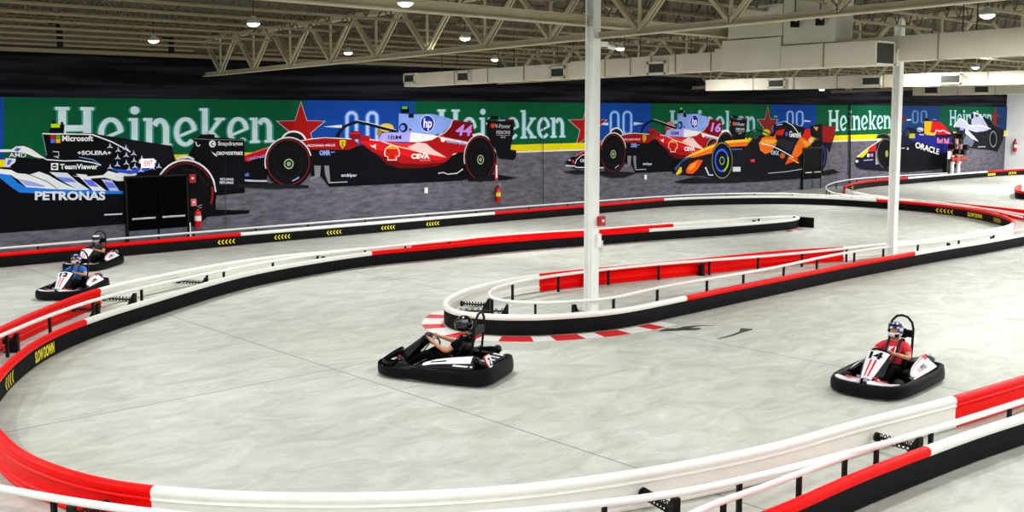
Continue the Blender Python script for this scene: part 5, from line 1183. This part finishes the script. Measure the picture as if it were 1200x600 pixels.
    for v in range(14):
        for u in range(nu):
            uu = (u + nu // 2) % nu - nu // 2
            if -6 <= uu < 6 and 6 <= v < 9: continue
            fl.append(((v * nu + u, v * nu + (u + 1) % nu, (v + 1) * nu + (u + 1) % nu, (v + 1) * nu + u), uu, v))
    for f in top: hm.add(vs, [], helmet[0]) if False else None
    base = len(hm.v); hm.v += [tuple(p) for p in vs]
    for f in top: hm.f.append(list(f)); hm.m.append(hm.mi(helmet[0]))
    for f, uu, v in fl: hm.f.append(list(f)); hm.m.append(hm.mi(helmet[pattern(uu + .5, v)]))
    o = hm.build('helmet', None, None, True); o.modifiers.new('shell', 'SOLIDIFY').thickness = .012; he = child(o)
    mb = MB(); off = .02; ro = 0 if visor else -3
    mb.grid([[place(hp_(u, v + ro, .03)) for u in range(-7, 8)] for v in range(7, 11 if visor else 10)], helmet[3]); o = mb.build('visor', None, None, True, False); o.parent = he; o['label'] = 'dark visor' ; o.modifiers.new('shell', 'SOLIDIFY').thickness = .006
    # harness straps over the shoulders
    mb = MB(); HB = mat('harness_webbing', '0c0c0e', .7)
    for sg in (1, -1):
        path = [Vector((-.55, sg * .09, .66)), Vector((-.47, sg * .10, .735)), Vector((-.38, sg * .10, .715)), Vector((-.27, sg * .095, .60)), Vector((-.205, sg * .085, .48)), Vector((-.12, sg * .05, .36))]
        path = catmull(path, 4); mb.grid([[p + Vector((0, d, 0)) for d in (-.022, .022)] for p in path], HB)
    mb.grid([[Vector((-.12 - .10 * (abs(y) / .15) ** 2, y, .345 + d)) for d in (-.02, .02)] for y in [-.15 + .03 * k for k in range(11)]], HB)
    o = mb.build('harness', None, None, True, False); child(o, 'black harness straps'); o.modifiers.new('strap', 'SOLIDIFY').thickness = .008
    if chest:
        vs, fs = text_geo(chest, .06); mb = MB(); mb.add([(-.245 - .075 * (v - .5) * 1.1 - .25 * abs(u - .5) * .16 * 2 + .012, (u - .5) * .16, .565 + (v - .5) * .11) for u, v in vs], fs, PAINTW)
        o = mb.build('shirt_print', None, None, False, False); child(o, 'white shirt print')
    return body
BLKCLOTH = mat('black_cloth', '08090b', .9, spec=.05); REDSHIRT = mat('red_cotton', 'd81e38', .8); BLUESHIRT = mat('blue_cotton', '1668c8', .8); GREYSHIRT = mat('charcoal_cotton', '22242a', .8); DENIM = mat('dark_denim', '14161c', .8); SHOEW = mat('shoe_white', 'd8d4d0', .6); SHOEB = mat('shoe_black', '141416', .6)
HBL = mat('helmet_blue', '1c3ca8', .2, coat=.5); HWH = mat('helmet_white', 'e4e8f2', .2, coat=.5); HBK = mat('helmet_black', '0c0c0f', .15, coat=.6); HGR = mat('helmet_grey', '70747a', .25, coat=.4)
VIS = mat('visor_dark', '18191e', .08, coat=.4); VISC = mat('visor_smoke', '24272e', .1)
def pat_blue(u, v):
    a = abs(u)
    if v >= 13: return 2
    if v < 6: return 1 if (a < 1.2 or 4 < a < 6.2 or a > 14) else (2 if 2.2 < a < 3 else 0)
    if v in (6, 7) and a > 6: return 1 if a < 9 else 2
    if v in (8, 9): return 0 if a > 6 else 1
    if v >= 10: return 1 if (a < 3 or 6 < a < 9) else 2
    return 0
def pat_black(u, v): return 1 if (v in (4, 5) and 8 < abs(u) < 12) else 0
def pat_grey(u, v): return 1 if v in (3, 4) or (v > 9 and abs(u) < 6) else (2 if abs(u) > 11 else 0)
def unit(loc, heading, klabel, num, plabel, dark=False, s=.93, **kw):
    kart(loc, heading, klabel, num, dark, s); driver(loc, heading, plabel, s=s, **kw)
KARTS = [(Vector((15.0, 7.78, 0)), radians(186)), (Vector((8.69, 24.8, 0)), radians(227)), (Vector((10.68, 28.8, 0)), radians(226)), (Vector((10.38, 12.98, 0)), radians(116))]
unit(*KARTS[0], 'white kart number 14 with red stripes at the right, its driver in red', '14', 'driver in a red T-shirt and blue and white helmet steering kart 14', shirt=REDSHIRT, trousers=BLKCLOTH, helmet=(HBL, HWH, HBK, VISC), shoe=SHOEW, pattern=pat_blue, turn=-.15, chest='K1')
unit(*KARTS[1], 'white kart with red striped fairing at far left, in front of another kart', '12', 'driver in a blue T-shirt and blue and white helmet at far left', shirt=BLUESHIRT, trousers=BLKCLOTH, helmet=(HBL, HWH, HBK, VISC), shoe=SHOEB, pattern=pat_blue, turn=-.1, chest=None, s=.88)
unit(*KARTS[2], 'rearmost white kart running beside the back barrier at far left', '', 'driver in a dark grey shirt and grey helmet in the rearmost kart', shirt=GREYSHIRT, trousers=BLKCLOTH, helmet=(HGR, HWH, HBK, VIS), shoe=SHOEB, pattern=pat_grey, turn=.05, visor=True, s=.86)
unit(*KARTS[3], s=.97, klabel='black kart number 2 with white side stripes in the middle of the track', num='2', plabel='driver in black with a glossy black helmet in the middle kart', dark=True, shirt=BLKCLOTH, trousers=BLKCLOTH, helmet=(HBK, HGR, HBK, VIS), shoe=SHOEB, pattern=pat_black, turn=.1, visor=True)
# ==================================================================== world
w = bpy.data.worlds.new('hall_ambience'); bpy.context.scene.world = w; w.use_nodes = True
bg = w.node_tree.nodes['Background']; bg.inputs['Color'].default_value = (.95, .97, 1.0, 1); bg.inputs['Strength'].default_value = .55
vs_ = bpy.context.scene.view_settings; vs_.view_transform = 'Standard'; vs_.look = 'None'; vs_.exposure = 0.0; vs_.gamma = 1.0; vs_.use_curve_mapping = False
